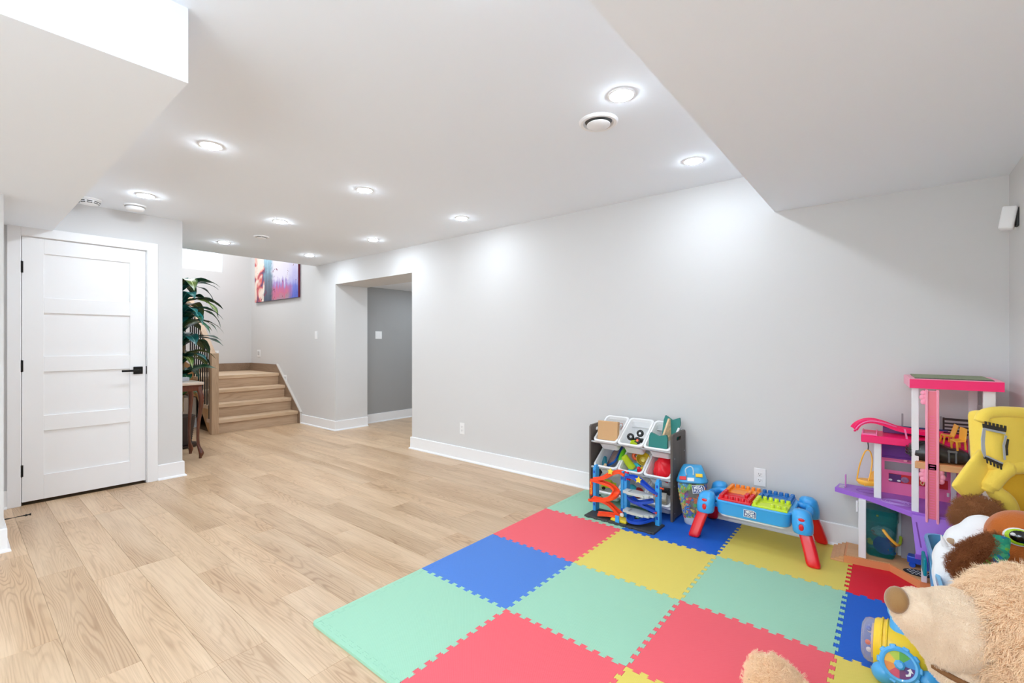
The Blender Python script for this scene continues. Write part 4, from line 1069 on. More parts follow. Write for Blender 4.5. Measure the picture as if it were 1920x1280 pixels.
# ================================================================ zipped bag of building blocks
bg = thing('block_bag', 'clear zipped bag full of coloured building blocks with a blue lid beside the organizer', 'bag', (-1.036, 3.240, ZT), math.radians(20), rot=(0.0, math.radians(-3), math.radians(16)))
m_vinyl = clear('clear_vinyl', (236, 240, 244), 0.10, 0.12)
bl_lv = [(0.120, 0.100, 0.0), (0.132, 0.110, 0.012), (0.150, 0.118, 0.07), (0.172, 0.128, 0.17), (0.188, 0.132, 0.25), (0.190, 0.130, 0.290)]
q = MB(); q.rings([[V(x, y, z) for x, y in rrect(w, d_, 0.045, 5)] for w, d_, z in bl_lv]); q.build('vinyl_body', m_vinyl, bg, smooth=True, angle=60)
q = MB(); q.rings([[V(x, y, z) for x, y in rrect(w * 0.97, d_ * 0.97, 0.042, 5)] for w, d_, z in bl_lv[:2] + [(0.140, 0.112, 0.05)]]); q.build('white_base', mat('white_vinyl', (226, 226, 226), 0.4), bg, smooth=True)
q = MB()
q.rings([[V(x + ox, y + oy, z) for x, y in rrect(w, d_, r, 5)] for w, d_, z, r, ox, oy in ((0.194, 0.134, 0.288, 0.046, 0, 0), (0.195, 0.135, 0.298, 0.046, 0, 0), (0.178, 0.112, 0.325, 0.044, 0.0, 0.012), (0.138, 0.066, 0.372, 0.030, 0.004, 0.030), (0.118, 0.046, 0.388, 0.022, 0.006, 0.036))])
lid = q.build('blue_lid', mat('sky_blue_vinyl', (62, 166, 222), 0.3), bg, smooth=True, angle=50)
q = MB(); q.tube([V(x, y, 0.292) for x, y in rrect(0.198, 0.138, 0.046, 5)], 0.004, 6, loop=True); q.build('zip', mat('zip_teal', (34, 120, 160), 0.4), lid, smooth=True, angle=180)
q = MB(); q.tube(crv([(-0.03, -0.052, 0.335), (-0.035, -0.055, 0.378), (-0.005, -0.042, 0.396), (0.012, -0.040, 0.378), (0.012, -0.048, 0.340)], 5), 0.0045, 8); q.build('handle', mat('pale_blue_strap', (196, 222, 236), 0.4), lid, smooth=True, angle=180)
rb = random.Random(8); pal = [(226, 40, 40), (244, 130, 34), (250, 206, 40), (70, 176, 60), (30, 110, 200), (60, 170, 220), (128, 64, 168), (150, 208, 60)]
pm = [mat('block_%s' % n_, c, 0.35) for n_, c in zip(('red', 'orange', 'yellow', 'green', 'blue', 'cyan', 'violet', 'lime'), pal)]
q = MB()
def bag_r(z):
    for (w0, d0, z0), (w1, d1, z1) in zip(bl_lv[:-1], bl_lv[1:]):
        if z0 <= z <= z1: return lerp(w0, w1, (z - z0)/(z1 - z0)), lerp(d0, d1, (z - z0)/(z1 - z0))
    return bl_lv[-1][:2]
for k in range(700):
    z = rb.uniform(0.055, 0.275); w, d_ = bag_r(z); outl = rrect(w - 0.034, d_ - 0.034, 0.03, 5); n_ = len(outl); u = rb.random() * n_; i0 = int(u); f = u - i0
    x = lerp(outl[i0][0], outl[(i0+1) % n_][0], f); y = lerp(outl[i0][1], outl[(i0+1) % n_][1], f)
    s = rb.uniform(0.008, 0.013); q.mi = rb.randrange(8)
    R_ = Matrix.Rotation(rb.uniform(0, 6.28), 3, 'Z') @ Matrix.Rotation(rb.uniform(0, 6.28), 3, 'X')
    q.box(x - s*1.3, x + s*1.3, y - s*0.8, y + s*0.8, z - s*0.8, z + s*0.8, rot=R_)
    q.box(x - s*0.5, x + s*0.5, y - s*0.5, y + s*0.5, z + s*0.8, z + s*1.3, rot=R_, pivot=(x, y, z))
bb = q.build('loose_blocks', pm, bg); bb['kind'] = 'stuff'
q = MB(); q.rings([[V(x, y, z) for x, y in rrect(w - 0.055, d_ - 0.055, 0.02, 3)] for w, d_, z in bl_lv[2:]]); q.build('block_core', mat('mixed_core', (120, 110, 90), 0.6, var=0.6, vscale=60), bg)
for nm_, x_, z_, mm_ in (('red', -0.055, 0.318, pm[0]), ('yellow', 0.048, 0.338, pm[2]), ('white', -0.005, 0.312, m_plate)):
    q = MB(); y_ = -0.067 + (z_ - 0.298) * 0.62
    q.box(x_ - 0.022, x_ + 0.022, y_ - 0.004, y_ + 0.004, z_ - 0.012, z_ + 0.012, 0.002, rot=rx(-0.55)); q.build('printed_%s_brick' % nm_, mm_, lid)
LM = basis((0.74, 0, 0.08), (-0.08, 0.08, 0.75), (0, -1, 0.1), (0.040, -0.0680, 0.252))
q = MB(); q.poly([(-0.052, -0.036), (0.052, -0.036), (0.052, 0.024), (0.034, 0.036), (-0.052, 0.036)], 0.002, 0, LM); lb = q.build('label', m_plate, bg)
q = MB(); q.poly([(-0.048, -0.032), (0.048, -0.032), (0.048, 0.022), (0.032, 0.032), (-0.048, 0.032)], 0.001, 0.002, LM); q.build('label_field', mat('navy_ink', (40, 70, 130), 0.4), lb)
m_wink = mat('white_ink', (246, 246, 246), 0.4)
text('lettering', 'MEGA\nBLOKS', 0.033, m_wink, lb, LM @ Matrix.Translation((0, 0, 0.0036)), bold=0.0012, sx=0.86, space=0.86)
q = MB(); q.box(0.052, 0.088, -0.069, -0.066, 0.150, 0.19, 0.002, rot=rx(0.0)); q.box(0.055, 0.085, -0.0705, -0.066, 0.156, 0.165)
q.build('picture_panel', mat('printed_insert', (190, 130, 90), 0.4, var=0.6, vscale=45), bg)

# ================================================================ building-block table
m_tbl = mat('table_blue', (60, 168, 236), 0.3, coat=0.2); m_tred = mat('table_red', (232, 22, 34), 0.28, coat=0.2)
tt = thing('block_table', 'blue play table with red legs and studded colourful tops by the wall', 'table', (-0.645, 3.215, ZT))
q = MB()
lv = [(0.385, 0.305, 0.165, 0.05), (0.400, 0.320, 0.170, 0.05), (0.415, 0.332, 0.235, 0.05), (0.425, 0.340, 0.248, 0.05), (0.415, 0.330, 0.254, 0.05)]
q.rings([[V(x, y, z) for x, y in rrect(w, l, r, 6)] for w, l, z, r in lv]); q.build('body', m_tbl, tt, smooth=True, angle=40)
q = MB(); q.rings([[V(x, y, z) for x, y in rrect(w, l, 0.04, 6)] for w, l, z in ((0.37, 0.29, 0.154), (0.37, 0.29, 0.166))]); q.build('under_tray', m_plate, tt, smooth=True)
# end grips
for s in (-1, 1):
    q = MB(); c = crv([(s*0.205, -0.115, 0.238), (s*0.262, -0.095, 0.236), (s*0.280, 0.0, 0.234), (s*0.262, 0.095, 0.236), (s*0.205, 0.115, 0.238)], 6)
    q.tube(c, 0.019, 10); g = q.build('grip', m_tbl, tt, smooth=True, angle=180)
    for k in range(5):
        q = MB(); y = -0.032 + k * 0.016; x = s * (0.277)
        q.tube([V(x + 0.021*math.cos(a), y, 0.234 + 0.021*math.sin(a)) for a in [i * math.pi / 8 for i in range(16)]], 0.0022, 5, loop=True); q.build('grip_rib', m_tbl, g, smooth=True, angle=180)
    q = MB(); q.poly([(s*0.19, -0.10), (s*0.258, -0.085), (s*0.262, 0.085), (s*0.19, 0.10)][::s], 0.02, 0.185); q.build('end_tray', m_tbl, tt)
# corner housings, buttons and legs
for sx in (-1, 1):
    for sy in (-1, 1):
        q = MB(); cx, cy = sx * 0.256, sy * 0.140
        q.rings([[V(cx + x + sx * o, cy + y + sy * o, z) for x, y in rrect(w, l, min(0.036, w*0.45, l*0.45), 6)] for w, l, z, o in ((0.090, 0.078, 0.160, 0.010), (0.100, 0.084, 0.168, 0.010), (0.104, 0.086, 0.205, 0.008), (0.100, 0.084, 0.240, 0.004), (0.092, 0.074, 0.268, 0.0), (0.066, 0.056, 0.282, -0.003), (0.03, 0.03, 0.287, -0.004))])
        k = q.build('corner_housing', m_tbl, tt, smooth=True, angle=60)
        # oval buttons on the outward face
        if sy < 0:
            for z, rr in ((0.240, (0.017, 0.004, 0.010)), (0.200, (0.013, 0.004, 0.019))):
                q = MB(); q.ball((cx + sx * 0.006, cy - 0.040 - (0.0105 if z < 0.22 else 0.0045), z), rr, 14, 8); q.build('red_button', m_tred, k, smooth=True, angle=180)
                q = MB(); q.tube([V(cx + sx*0.006 + rr[0]*1.25*math.cos(a), cy - 0.040 - (0.010 if z < 0.22 else 0.002), z + rr[2]*1.25*math.sin(a)) for a in [i * math.pi / 10 for i in range(20)]], 0.0028, 6, loop=True); q.build('button_rim', m_tbl, k, smooth=True, angle=180)
        else:
            q = MB(); q.ball((cx + sx*0.008, cy - 0.014, 0.273), (0.016, 0.012, 0.006), 14, 8); q.build('red_button', m_tred, k, smooth=True, angle=180)
        q = MB(); rs = []
        for t_, w, th in ((0, 0.074, 0.040), (0.15, 0.080, 0.046), (0.4, 0.082, 0.048), (0.7, 0.082, 0.048), (0.9, 0.084, 0.050), (0.97, 0.076, 0.044), (1.0, 0.058, 0.030)):
            z = 0.178 * (1 - t_); out = 0.012 + 0.055 * (t_ ** 0.8) if sx else 0
            c = V(cx + sx * out, cy + sy * (0.008 + 0.050 * t_), z)
            rs.append([c + V(x * sx, y, 0) for x, y in rrect(th if False else w * 0.82, th, 0.016, 4)][::sx])
        q.rings(rs); q.build('leg', m_tred, tt, smooth=True, angle=50)
def studplate(x0, x1, y0, y1, m, name, raised):
    q = MB(); z0, z1 = 0.250, 0.266
    q.box(x0, x1, y0, y1, z0, z1, 0.004, 2)
    nx, ny = 6, 5; dx, dy = (x1 - x0) / nx, (y1 - y0) / ny
    for i in range(nx):
        for j in range(ny):
            edge = (i == 0 or j == 0 or i == nx - 1 or j == ny - 1)
            if not raised(i, j): continue
            cx, cy = x0 + (i + 0.5) * dx, y0 + (j + 0.5) * dy; r = 0.0122
            q.lathe([(r, z1 - 0.001), (r, z1 + 0.014), (r * 0.86, z1 + 0.018), (r * 0.3, z1 + 0.019)], 14, Matrix.Translation((cx, cy, 0)))
    o = q.build(name, m, tt, smooth=True, angle=40)
    # curved road groove moulded into the flat middle
    q = MB(); cx, cy = (x0 + x1)/2, (y0 + y1)/2
    q.tube(crv([(x0 + 0.03, cy - 0.012, z1), (cx - 0.02, cy + 0.020, z1), (cx + 0.02, cy + 0.018, z1), (x1 - 0.035, cy - 0.012, z1)], 6), 0.0035, 6); q.build('moulded_arc', m, o, smooth=True, angle=180)
m_po = mat('plate_orange', (250, 146, 38), 0.3, coat=0.2); m_pl = mat('plate_lime', (206, 230, 42), 0.3, coat=0.2); m_pb = mat('plate_blue', (30, 116, 190), 0.3, coat=0.2); m_pr = mat('plate_red', (226, 20, 40), 0.3, coat=0.2)
studplate(-0.190, -0.002, 0.004, 0.156, m_po, 'orange_plate', lambda i, j: j == 4 or i == 0 or (i >= 4 and j <= 1))
studplate(-0.190, -0.002, -0.156, 0.000, m_pr, 'red_plate', lambda i, j: j == 0 or i == 0 or (i >= 4 and j >= 3) or i == 5)
studplate(0.002, 0.190, -0.156, 0.000, m_pl, 'lime_plate', lambda i, j: j == 4 or i == 0 or (i >= 3 and j <= 0))
studplate(0.002, 0.190, 0.004, 0.156, m_pb, 'blue_plate', lambda i, j: j == 4 or i == 5 or (i <= 1 and j <= 1))
TM = basis((1, 0, 0), (0, 0.045, 1), (0, -1, 0.045), (-0.005, -0.1655, 0.207))
q = MB(); q.poly([(-0.034, -0.022), (0.034, -0.022), (0.034, 0.013), (0.022, 0.022), (-0.034, 0.022)], 0.0015, 0, TM); lg = q.build('logo_plate', m_plate, tt)
q = MB(); q.poly([(-0.031, -0.019), (0.031, -0.019), (0.031, 0.012), (0.0205, 0.019), (-0.031, 0.019)], 0.0008, 0.0015, TM); q.build('logo_field', _M['navy_ink'], lg)
text('lettering', 'MEGA\nBLOKS', 0.0205, m_wink, lg, TM @ Matrix.Translation((0, 0, 0.0028)), bold=0.0008, sx=0.86, space=0.86)
# ================================================================ dollhouse by the right wall
def wb(q, name, m, par, **k):
    """q holds room coordinates; hang it on its thing"""
    L = V(0, 0, 0); o = par
    while o: L += o.location; o = o.parent
    return q.build(name, m, par, loc=tuple(-c for c in L), **k)
m_hot = mat('hot_pink_plastic', (250, 16, 110), 0.35); m_pink = mat('pink_plastic', (246, 120, 176), 0.4); m_lpink = mat('pale_pink_plastic', (252, 164, 190), 0.38)
m_pur = mat('purple_plastic', (160, 104, 210), 0.4); m_dpur = mat('deep_purple_plastic', (104, 24, 142), 0.45); m_dhw = mat('dollhouse_white', (236, 236, 238), 0.38)
m_lam = wood('toy_wood_print', (216, 158, 106), (190, 126, 76), (226, 172, 122), axis=0, rough=0.45, cath=0.3, plank_random=False)
m_orw = mat('tan_orange_plastic', (226, 150, 96), 0.45); m_dgrey = mat('window_film_grey', (150, 142, 150), 0.3)
dh = thing('dollhouse', 'tall pink, purple and white plastic dollhouse with an elevator in the right corner', 'dollhouse', (0.10, 3.26, ZT))
X = Matrix.Identity(4)
q = MB(); q.poly([(-0.20, 3.195), (0.0, 3.225), (0.118, 3.092), (0.42, 3.092), (0.42, 3.42), (-0.20, 3.42)], 0.038, ZT); wb(q, 'base', m_orw, dh)
q = MB(); q.poly([(-0.19, 3.203), (0.004, 3.233), (0.122, 3.100), (0.41, 3.100), (0.41, 3.412), (-0.19, 3.412)], 0.002, ZT + 0.038); wb(q, 'base_floor', m_lam, dh)
for k in range(4):
    q = MB(); x = -0.262 + k * 0.020; q.box(x, -0.200, 3.190 + k*0.002, 3.42, ZT + k * 0.0105, ZT + (k + 1) * 0.0105, 0.001); wb(q, 'step', m_lam, dh)
q = MB(); q.lathe([(0.055, ZT + 0.041), (0.055, ZT + 0.043)], 24, Matrix.Translation((0.115, 3.185, 0)), sx=1.1, sy=0.75); rg = wb(q, 'round_rug', mat('black_rug', (34, 34, 40), 0.8), dh)
for i in range(6):
    for j in range(4):
        x, y = 0.115 + (i - 2.5) * 0.016 + (0.008 if j % 2 else 0), 3.185 + (j - 1.5) * 0.016
        if ((x - 0.115) / 0.055) ** 2 + ((y - 3.185) / 0.040) ** 2 < 0.8:
            q = MB(); q.poly([(x - 0.006, y), (x, y - 0.004), (x + 0.006, y), (x, y + 0.004)], 0.0008, ZT + 0.043); wb(q, 'rug_lozenge', m_plate, rg)
def col(x, y, z0, z1, w=0.030, d=0.022):
    q = MB(); q.box(x - w/2, x + w/2, y - d/2, y + d/2, z0, z1, 0.003, 2); return wb(q, 'column', m_dhw, dh)
col(-0.118, 3.235, ZT + 0.038, 0.375, 0.034, 0.03); col(-0.051, 3.235, 0.398, 0.702, 0.032, 0.024)
col(0.100, 3.100, 0.372, 1.022, 0.028, 0.024); col(0.134, 3.098, ZT + 0.038, 0.235, 0.022, 0.022)
col(0.362, 3.100, ZT + 0.038, 1.022, 0.042, 0.024); col(0.338, 3.405, 0.398, 1.022, 0.032, 0.024); col(0.262, 3.370, ZT + 0.038, 0.640, 0.022, 0.022)
col(0.385, 3.30, 0.64, 1.022, 0.020, 0.024); col(-0.118, 3.40, ZT + 0.038, 0.375, 0.03, 0.024); col(0.05, 3.40, ZT + 0.038, 0.375, 0.03, 0.024)
q = MB(); q.box(-0.146, -0.136, 3.22, 3.25, 0.30, 0.36, 0.003); wb(q, 'clip', m_dhw, dh)
# purple middle deck with a fold-down ramp
q = MB()
deck = [(-0.250, 3.312), (-0.180, 3.275), (-0.082, 3.226), (0.086, 3.070), (0.40, 3.070), (0.40, 3.43), (-0.200, 3.43), (-0.200, 3.40), (-0.236, 3.42)]
q.poly(deck, 0.026, 0.372, bev=0.002); dk = wb(q, 'deck', m_pur, dh)
for y0 in (3.322, 3.362):
    q = MB(); q.box(-0.232, -0.205, y0, y0 + 0.026, 0.3985, 0.3995); wb(q, 'deck_opening', mat('opening_grey', (190, 186, 192), 0.5), dk)
for k in range(3):
    q = MB(); rr = 0.05 - k * 0.013
    q.tube([V(0.03 + rr * 1.3 * math.cos(a), 3.20 + rr * math.sin(a), 0.399) for a in [i * math.pi / 14 for i in range(28)]], 0.0012, 4, loop=True); wb(q, 'deck_ring', mat('pale_lilac', (206, 172, 232), 0.5), dk)
q = MB(); q.tube([V(-0.10 + 0.05 * math.cos(a), 3.33 + 0.035 * math.sin(a), 0.399) for a in [i * math.pi / 14 for i in range(28)]], 0.0012, 4, loop=True); wb(q, 'deck_ring', mat('dark_lilac', (140, 80, 180), 0.5), dk)
q = MB(); q.box(-0.204, -0.198, 3.345, 3.375, 0.398, 0.470, 0.002); wb(q, 'gate_post', mat('lilac_plastic', (214, 132, 206), 0.4), dh)
q = MB()
A_, B_, C_, D_ = V(0.084, 3.072, 0.384), V(0.262, 3.072, 0.384), V(0.262, 2.995, 0.212), V(0.100, 2.995, 0.212)
n_ = (B_ - A_).cross(D_ - A_).normalized() * 0.010
q.rings([[A_ + n_, B_ + n_, C_ + n_, D_ + n_], [A_ - n_, B_ - n_, C_ - n_, D_ - n_]]); rp = wb(q, 'fold_down_ramp', m_pur, dh)
q = MB(); q.box(0.096, 0.262, 2.984, 2.998, 0.196, 0.220, 0.002); wb(q, 'ramp_lip', mat('violet_plastic', (136, 78, 190), 0.4), rp)
q = MB(); sv = (D_ - A_); a = A_ + sv * 0.18 + V(0.016, 0, 0); c = A_ + sv * 0.80 + V(0.022, 0, 0); up = n_.normalized() * (1 if n_.z > 0 else -1)
q.rings([[p + up * h_ + V(s_, 0, 0) for h_, s_ in ((0.009, -0.003), (0.009, 0.003), (0.0106, 0.003), (0.0106, -0.003))] for p in (a, c)]); wb(q, 'slot', m_dpur, rp)
# second floor back wall: purple shade, window, printed shelf strip
q = MB(); q.box(-0.036, 0.30, 3.372, 3.386, 0.398, 0.705); bw = wb(q, 'back_wall', m_pink, dh)
q = MB(); q.box(-0.034, 0.28, 3.362, 3.371, 0.606, 0.690); q.box(-0.034, 0.28, 3.358, 3.371, 0.600, 0.608); wb(q, 'purple_shade', m_dpur, bw)
for x0, x1 in ((-0.022, 0.112), (0.125, 0.235)):
    q = MB(); q.box(x0, x1, 3.366, 3.371, 0.532, 0.580); wb(q, 'window_film', m_dgrey, bw)
    q = MB(); f = 0.005
    q.box(x0 - f, x1 + f, 3.362, 3.371, 0.580, 0.588); q.box(x0 - f, x1 + f, 3.362, 3.371, 0.524, 0.532); q.box(x0 - f, x0, 3.362, 3.371, 0.532, 0.580); q.box(x1, x1 + f, 3.362, 3.371, 0.532, 0.580); wb(q, 'window_frame', m_pink, bw)
q = MB(); q.box(0.060, 0.076, 3.357, 3.362, 0.588, 0.600, 0.001); wb(q, 'latch', m_lpink, bw)
q = MB(); q.box(-0.004, 0.24, 3.366, 3.371, 0.466, 0.512); st_ = wb(q, 'printed_strip', mat('red_print', (214, 36, 44), 0.45), bw)
def arc(cx, cz, r, w, m):
    q = MB(); n_ = 12
    pts = [(cx + (r + w) * math.cos(math.pi * k / n_), cz + (r + w) * math.sin(math.pi * k / n_)) for k in range(n_ + 1)] + [(cx + r * math.cos(math.pi * k / n_), cz + r * math.sin(math.pi * k / n_)) for k in range(n_, -1, -1)]
    q.poly(pts, 0.0008, 0, basis((1, 0, 0), (0, 0, 1), (0, -1, 0), (0, 3.366, 0))); wb(q, 'rainbow_band', m, st_)
q = MB(); q.box(-0.003, 0.05, 3.3650, 3.3662, 0.467, 0.511); wb(q, 'print_panel', mat('plum_print', (88, 34, 110), 0.45), st_)
for r, c in ((0.020, (246, 160, 40)), (0.015, (240, 220, 70)), (0.010, (60, 120, 210))): arc(0.022, 0.476, r, 0.004, mat('print_%d' % c[2], c, 0.45))
for cx in (0.004, 0.040):
    q = MB(); q.ball((cx, 3.3655, 0.477), (0.009, 0.0015, 0.006), 10, 6); wb(q, 'cloud', m_plate, st_, smooth=True, angle=180)
q = MB(); q.ball((0.066, 3.3655, 0.486), (0.018, 0.0015, 0.016), 14, 8); wb(q, 'print_blob', mat('mauve_print', (150, 110, 150), 0.45, var=0.5, vscale=90), st_, smooth=True, angle=180)
q = MB(); q.tube(crv([(0.138, 3.3655, 0.500), (0.132, 3.3655, 0.482), (0.142, 3.3655, 0.474), (0.148, 3.3655, 0.500)], 5), 0.003, 6); wb(q, 'print_swirl', mat('cream_print', (246, 210, 150), 0.45), st_, smooth=True, angle=180)
q = MB(); q.ball((0.195, 3.3645, 0.484), (0.012, 0.003, 0.010), 10, 6); wb(q, 'print_pot', mat('slate_print', (110, 130, 160), 0.45), st_, smooth=True, angle=180)
q = MB(); q.box(0.236, 0.246, 3.358, 3.372, 0.430, 0.450, 0.002); wb(q, 'wall_switch', m_plate, bw)
# hot pink roof terrace over the left room, with a slide channel on it
q = MB(); q.box(-0.122, 0.36, 3.190, 3.40, 0.702, 0.742, 0.003); rt_ = wb(q, 'terrace', m_hot, dh)
q = MB(); q.box(-0.112, -0.055, 3.20, 3.30, 0.7405, 0.7440); q.box(-0.118, -0.112, 3.196, 3.30, 0.742, 0.762, 0.001); q.box(-0.112, -0.055, 3.196, 3.202, 0.742, 0.750, 0.001); q.box(-0.058, -0.052, 3.196, 3.30, 0.742, 0.762, 0.001); wb(q, 'terrace_tray', m_pink, rt_)
q = MB(); sl_ = crv([(-0.150, 3.285, 0.752), (-0.128, 3.290, 0.782), (-0.085, 3.295, 0.800), (-0.030, 3.300, 0.790), (0.03, 3.305, 0.768), (0.12, 3.31, 0.757), (0.28, 3.315, 0.756)], 6)
q.ribbon(sl_, [(-0.036, 0.0), (-0.036, 0.022), (-0.029, 0.022), (-0.026, 0.005), (0.026, 0.005), (0.029, 0.022), (0.036, 0.022), (0.036, 0.0)]); sd_ = wb(q, 'slide', m_hot, dh, smooth=True, angle=40)
q = MB(); q.tube(crv([(-0.150, 3.250, 0.756), (-0.128, 3.252, 0.788), (-0.085, 3.256, 0.812), (-0.03, 3.26, 0.808), (0.03, 3.268, 0.790)], 6), 0.004, 6); wb(q, 'slide_rail', m_pink, sd_, smooth=True, angle=180)
q = MB(); q.ball((-0.152, 3.25, 0.752), 0.006, 8, 6); wb(q, 'slide_knob', m_hot, sd_, smooth=True, angle=180)
q = MB(); q.box(-0.03, 0.24, 3.345, 3.365, 0.772, 0.786, 0.003); wb(q, 'navy_rail', mat('navy_plastic', (42, 62, 112), 0.4), dh)
q = MB(); q.box(-0.03, 0.24, 3.350, 3.360, 0.742, 0.774, 0.002); wb(q, 'rail_panel', mat('violet_clear', (120, 60, 150), 0.3), dh)
for x in (0.055, 0.20, 0.212):
    q = MB(); q.box(x - 0.004, x + 0.004, 3.36, 3.372, 0.742, 0.855, 0.001); wb(q, 'grey_post', mat('grey_post_plastic', (146, 146, 150), 0.4), dh)
q = MB(); q.rings([[V(x, 3.195, z), V(x + 0.008, 3.195, z), V(x + 0.008, 3.203, z), V(x, 3.203, z)] for x, z in ((0.068, 0.735), (0.058, 0.792))]); wb(q, 'pink_stay', m_pink, dh)
# tower: tan balcony slab, pink elevator track, roof frame with a grass mat
q = MB(); q.poly([(0.098, 3.060), (0.30, 3.060), (0.345, 3.10), (0.345, 3.40), (0.105, 3.40)], 0.030, 0.624, bev=0.002); bl_ = wb(q, 'balcony', m_lam, dh)
q = MB(); q.poly([(0.103, 3.066), (0.298, 3.066), (0.34, 3.105), (0.34, 3.395), (0.11, 3.395)], 0.002, 0.654); wb(q, 'balcony_floor', m_orw, bl_)
q = MB(); ex0, ex1 = 0.137, 0.187
q.box(ex0, ex0 + 0.010, 3.052, 3.078, 0.32, 1.018, 0.002); q.box(ex1 - 0.010, ex1, 3.052, 3.078, 0.32, 1.018, 0.002); q.box(ex0 + 0.010, ex1 - 0.010, 3.066, 3.078, 0.32, 1.012); el = wb(q, 'elevator_track', m_lpink, dh)
q = MB(); q.box(ex0 + 0.010, ex1 - 0.010, 3.060, 3.066, 0.325, 1.008); rk = wb(q, 'rack_strip', mat('rose_pink_plastic', (240, 128, 146), 0.4), el)
for k in range(44):
    q = MB(); z = 0.335 + k * 0.0128; q.box(ex0 + 0.016, ex1 - 0.016, 3.0575, 3.0605, z, z + 0.0025); o = wb(q, 'rack_tooth', m_pink, el)
for z0, z1, w in ((0.945, 1.01, 0.010), (0.56, 0.625, 0.012)):
    q = MB()
    for k in range(3):
        z = lerp(z0, z1, (k + 0.5) / 3); q.ball((ex0 - w * (1.1 if k == 1 else 0.7), 3.068, z), (0.012, 0.006, 0.014), 10, 8)
        if z0 < 0.7: q.ball((ex1 + w * (1.1 if k == 1 else 0.7), 3.068, z), (0.012, 0.006, 0.014), 10, 8)
    q.box(ex0 - w, ex0 + 0.002, 3.064, 3.074, z0, z1)
    if z0 < 0.7: q.box(ex1 - 0.002, ex1 + w, 3.064, 3.074, z0, z1)
    wb(q, 'scrolled_bracket', m_lpink, el, smooth=True)
q = MB()
ro = [(0.078, 3.064), (0.408, 3.064), (0.408, 3.430), (0.062, 3.430)]; ri = [(0.098, 3.090), (0.385, 3.090), (0.385, 3.405), (0.085, 3.405)]
for k in range(4):
    a, b2 = ro[k], ro[(k+1) % 4]; c, d_ = ri[(k+1) % 4], ri[k]
    q.mi = 0 if k in (0, 1) else 1
    q.rings([[V(a[0], a[1], z) for a in (a, b2, c, d_)] for z in (1.022, 1.066)])
wb(q, 'roof_frame', [m_hot, m_lpink], dh)
q = MB(); q.poly([(0.079, 3.065), (0.407, 3.065), (0.407, 3.429), (0.063, 3.429)], 0.003, 1.0665); wb(q, 'roof_rim', m_lpink, dh)
q = MB(); q.poly([(0.100, 3.100), (0.375, 3.085), (0.370, 3.40), (0.090, 3.41)], 0.006, 1.0695); rm_ = wb(q, 'grass_mat', mat('grass_mat_green', (150, 158, 128), 0.95, bump=1.0, bscale=260, var=0.3, vscale=180), dh)
q = MB(); q.poly([(0.098, 3.095), (0.378, 3.080), (0.374, 3.084), (0.101, 3.099)], 0.003, 1.0695); wb(q, 'mat_edge', m_blk, rm_)
q = MB(); q.box(0.352, 0.362, 3.33, 3.36, 0.93, 1.022); q.box(0.366, 0.372, 3.33, 3.345, 0.90, 1.022); wb(q, 'grey_hook', mat('grey_post_plastic', (146, 146, 150), 0.4), dh)
q = MB(); q.box(0.300, 0.306, 3.10, 3.19, 0.656, 0.80, 0.003); wb(q, 'white_railing', m_dhw, dh)
q = MB(); q.box(0.05, 0.40, 3.36, 3.385, ZT + 0.04, 0.372); wb(q, 'lower_wall', mat('grey_lilac', (150, 144, 150), 0.5), dh)
# things in and on the dollhouse
sw = thing('doll_swing', 'orange yellow egg shaped doll swing hanging from the pink terrace of the dollhouse', 'swing', (-0.098, 3.26, 0.452))
m_amber = mat('amber_plastic', (250, 184, 62), 0.35)
q = MB(); q.lathe([(0.014, 0.0), (0.040, 0.004), (0.048, 0.018), (0.042, 0.030), (0.012, 0.030)], 20, sy=0.85); seat = q.build('seat', m_amber, sw, smooth=True, angle=50)
q = MB(); q.poly([(0.0, 0.02), (0.046, 0.02), (0.048, 0.07), (0.036, 0.085), (0.018, 0.068)], 0.006, 0.0, basis((1, 0, 0), (0, 0.2, 1), (0, -1, 0), (0, 0.02, 0)), bev=0.001); q.build('backrest', m_amber, seat)
q = MB(); q.tube(crv([(-0.046, 0, 0.015), (-0.034, 0, 0.10), (-0.012, 0, 0.178), (0.004, 0, 0.196), (0.018, 0, 0.178), (0.022, 0, 0.12), (0.006, -0.02, 0.02), (-0.010, -0.035, 0.004)], 6), 0.0035, 8); q.build('hoop', m_amber, sw, smooth=True, angle=180)
q = MB(); q.tube(crv([(0.004, 0, 0.194), (0.006, 0, 0.215), (0.004, 0, 0.2365), (0.004, 0, 0.2495)], 4), 0.0025, 6); q.build('hook', m_blk, sw, smooth=True, angle=180)
# black toy boat/car on the balcony
bc = thing('black_toy_car', 'black plastic toy car lying on the dollhouse balcony', 'toy car', (0.19, 3.150, 0.656))
q = MB(); rs = []
for x, w, h0, h1 in ((-0.118, 0.028, 0.034, 0.052), (-0.112, 0.052, 0.012, 0.068), (-0.088, 0.064, 0.002, 0.082), (-0.04, 0.068, 0.0, 0.092), (0.0, 0.066, 0.0, 0.092), (0.04, 0.064, 0.002, 0.072), (0.085, 0.058, 0.006, 0.066), (0.105, 0.04, 0.016, 0.055)):
    rs.append([V(x, y * w, lerp(h0, h1, zz)) for y, zz in ((-0.7, 0.0), (-1, 0.3), (-0.98, 0.6), (-0.6, 0.98), (0.6, 0.98), (0.98, 0.6), (1, 0.3), (0.7, 0.0))])
q.rings(rs); bo = q.build('body', mat('worn_black_plastic', (44, 45, 47), 0.32, coat=0.3), bc, smooth=True, angle=50)
for k in range(3):
    q = MB(); z = 0.024 + k * 0.014; q.tube(crv([(-0.100, -0.060, z), (-0.121, -0.03, z + 0.002), (-0.123, 0.0, z + 0.003), (-0.121, 0.03, z + 0.002)], 4), 0.0038, 6); q.build('ridge', m_blk, bo, smooth=True, angle=180)
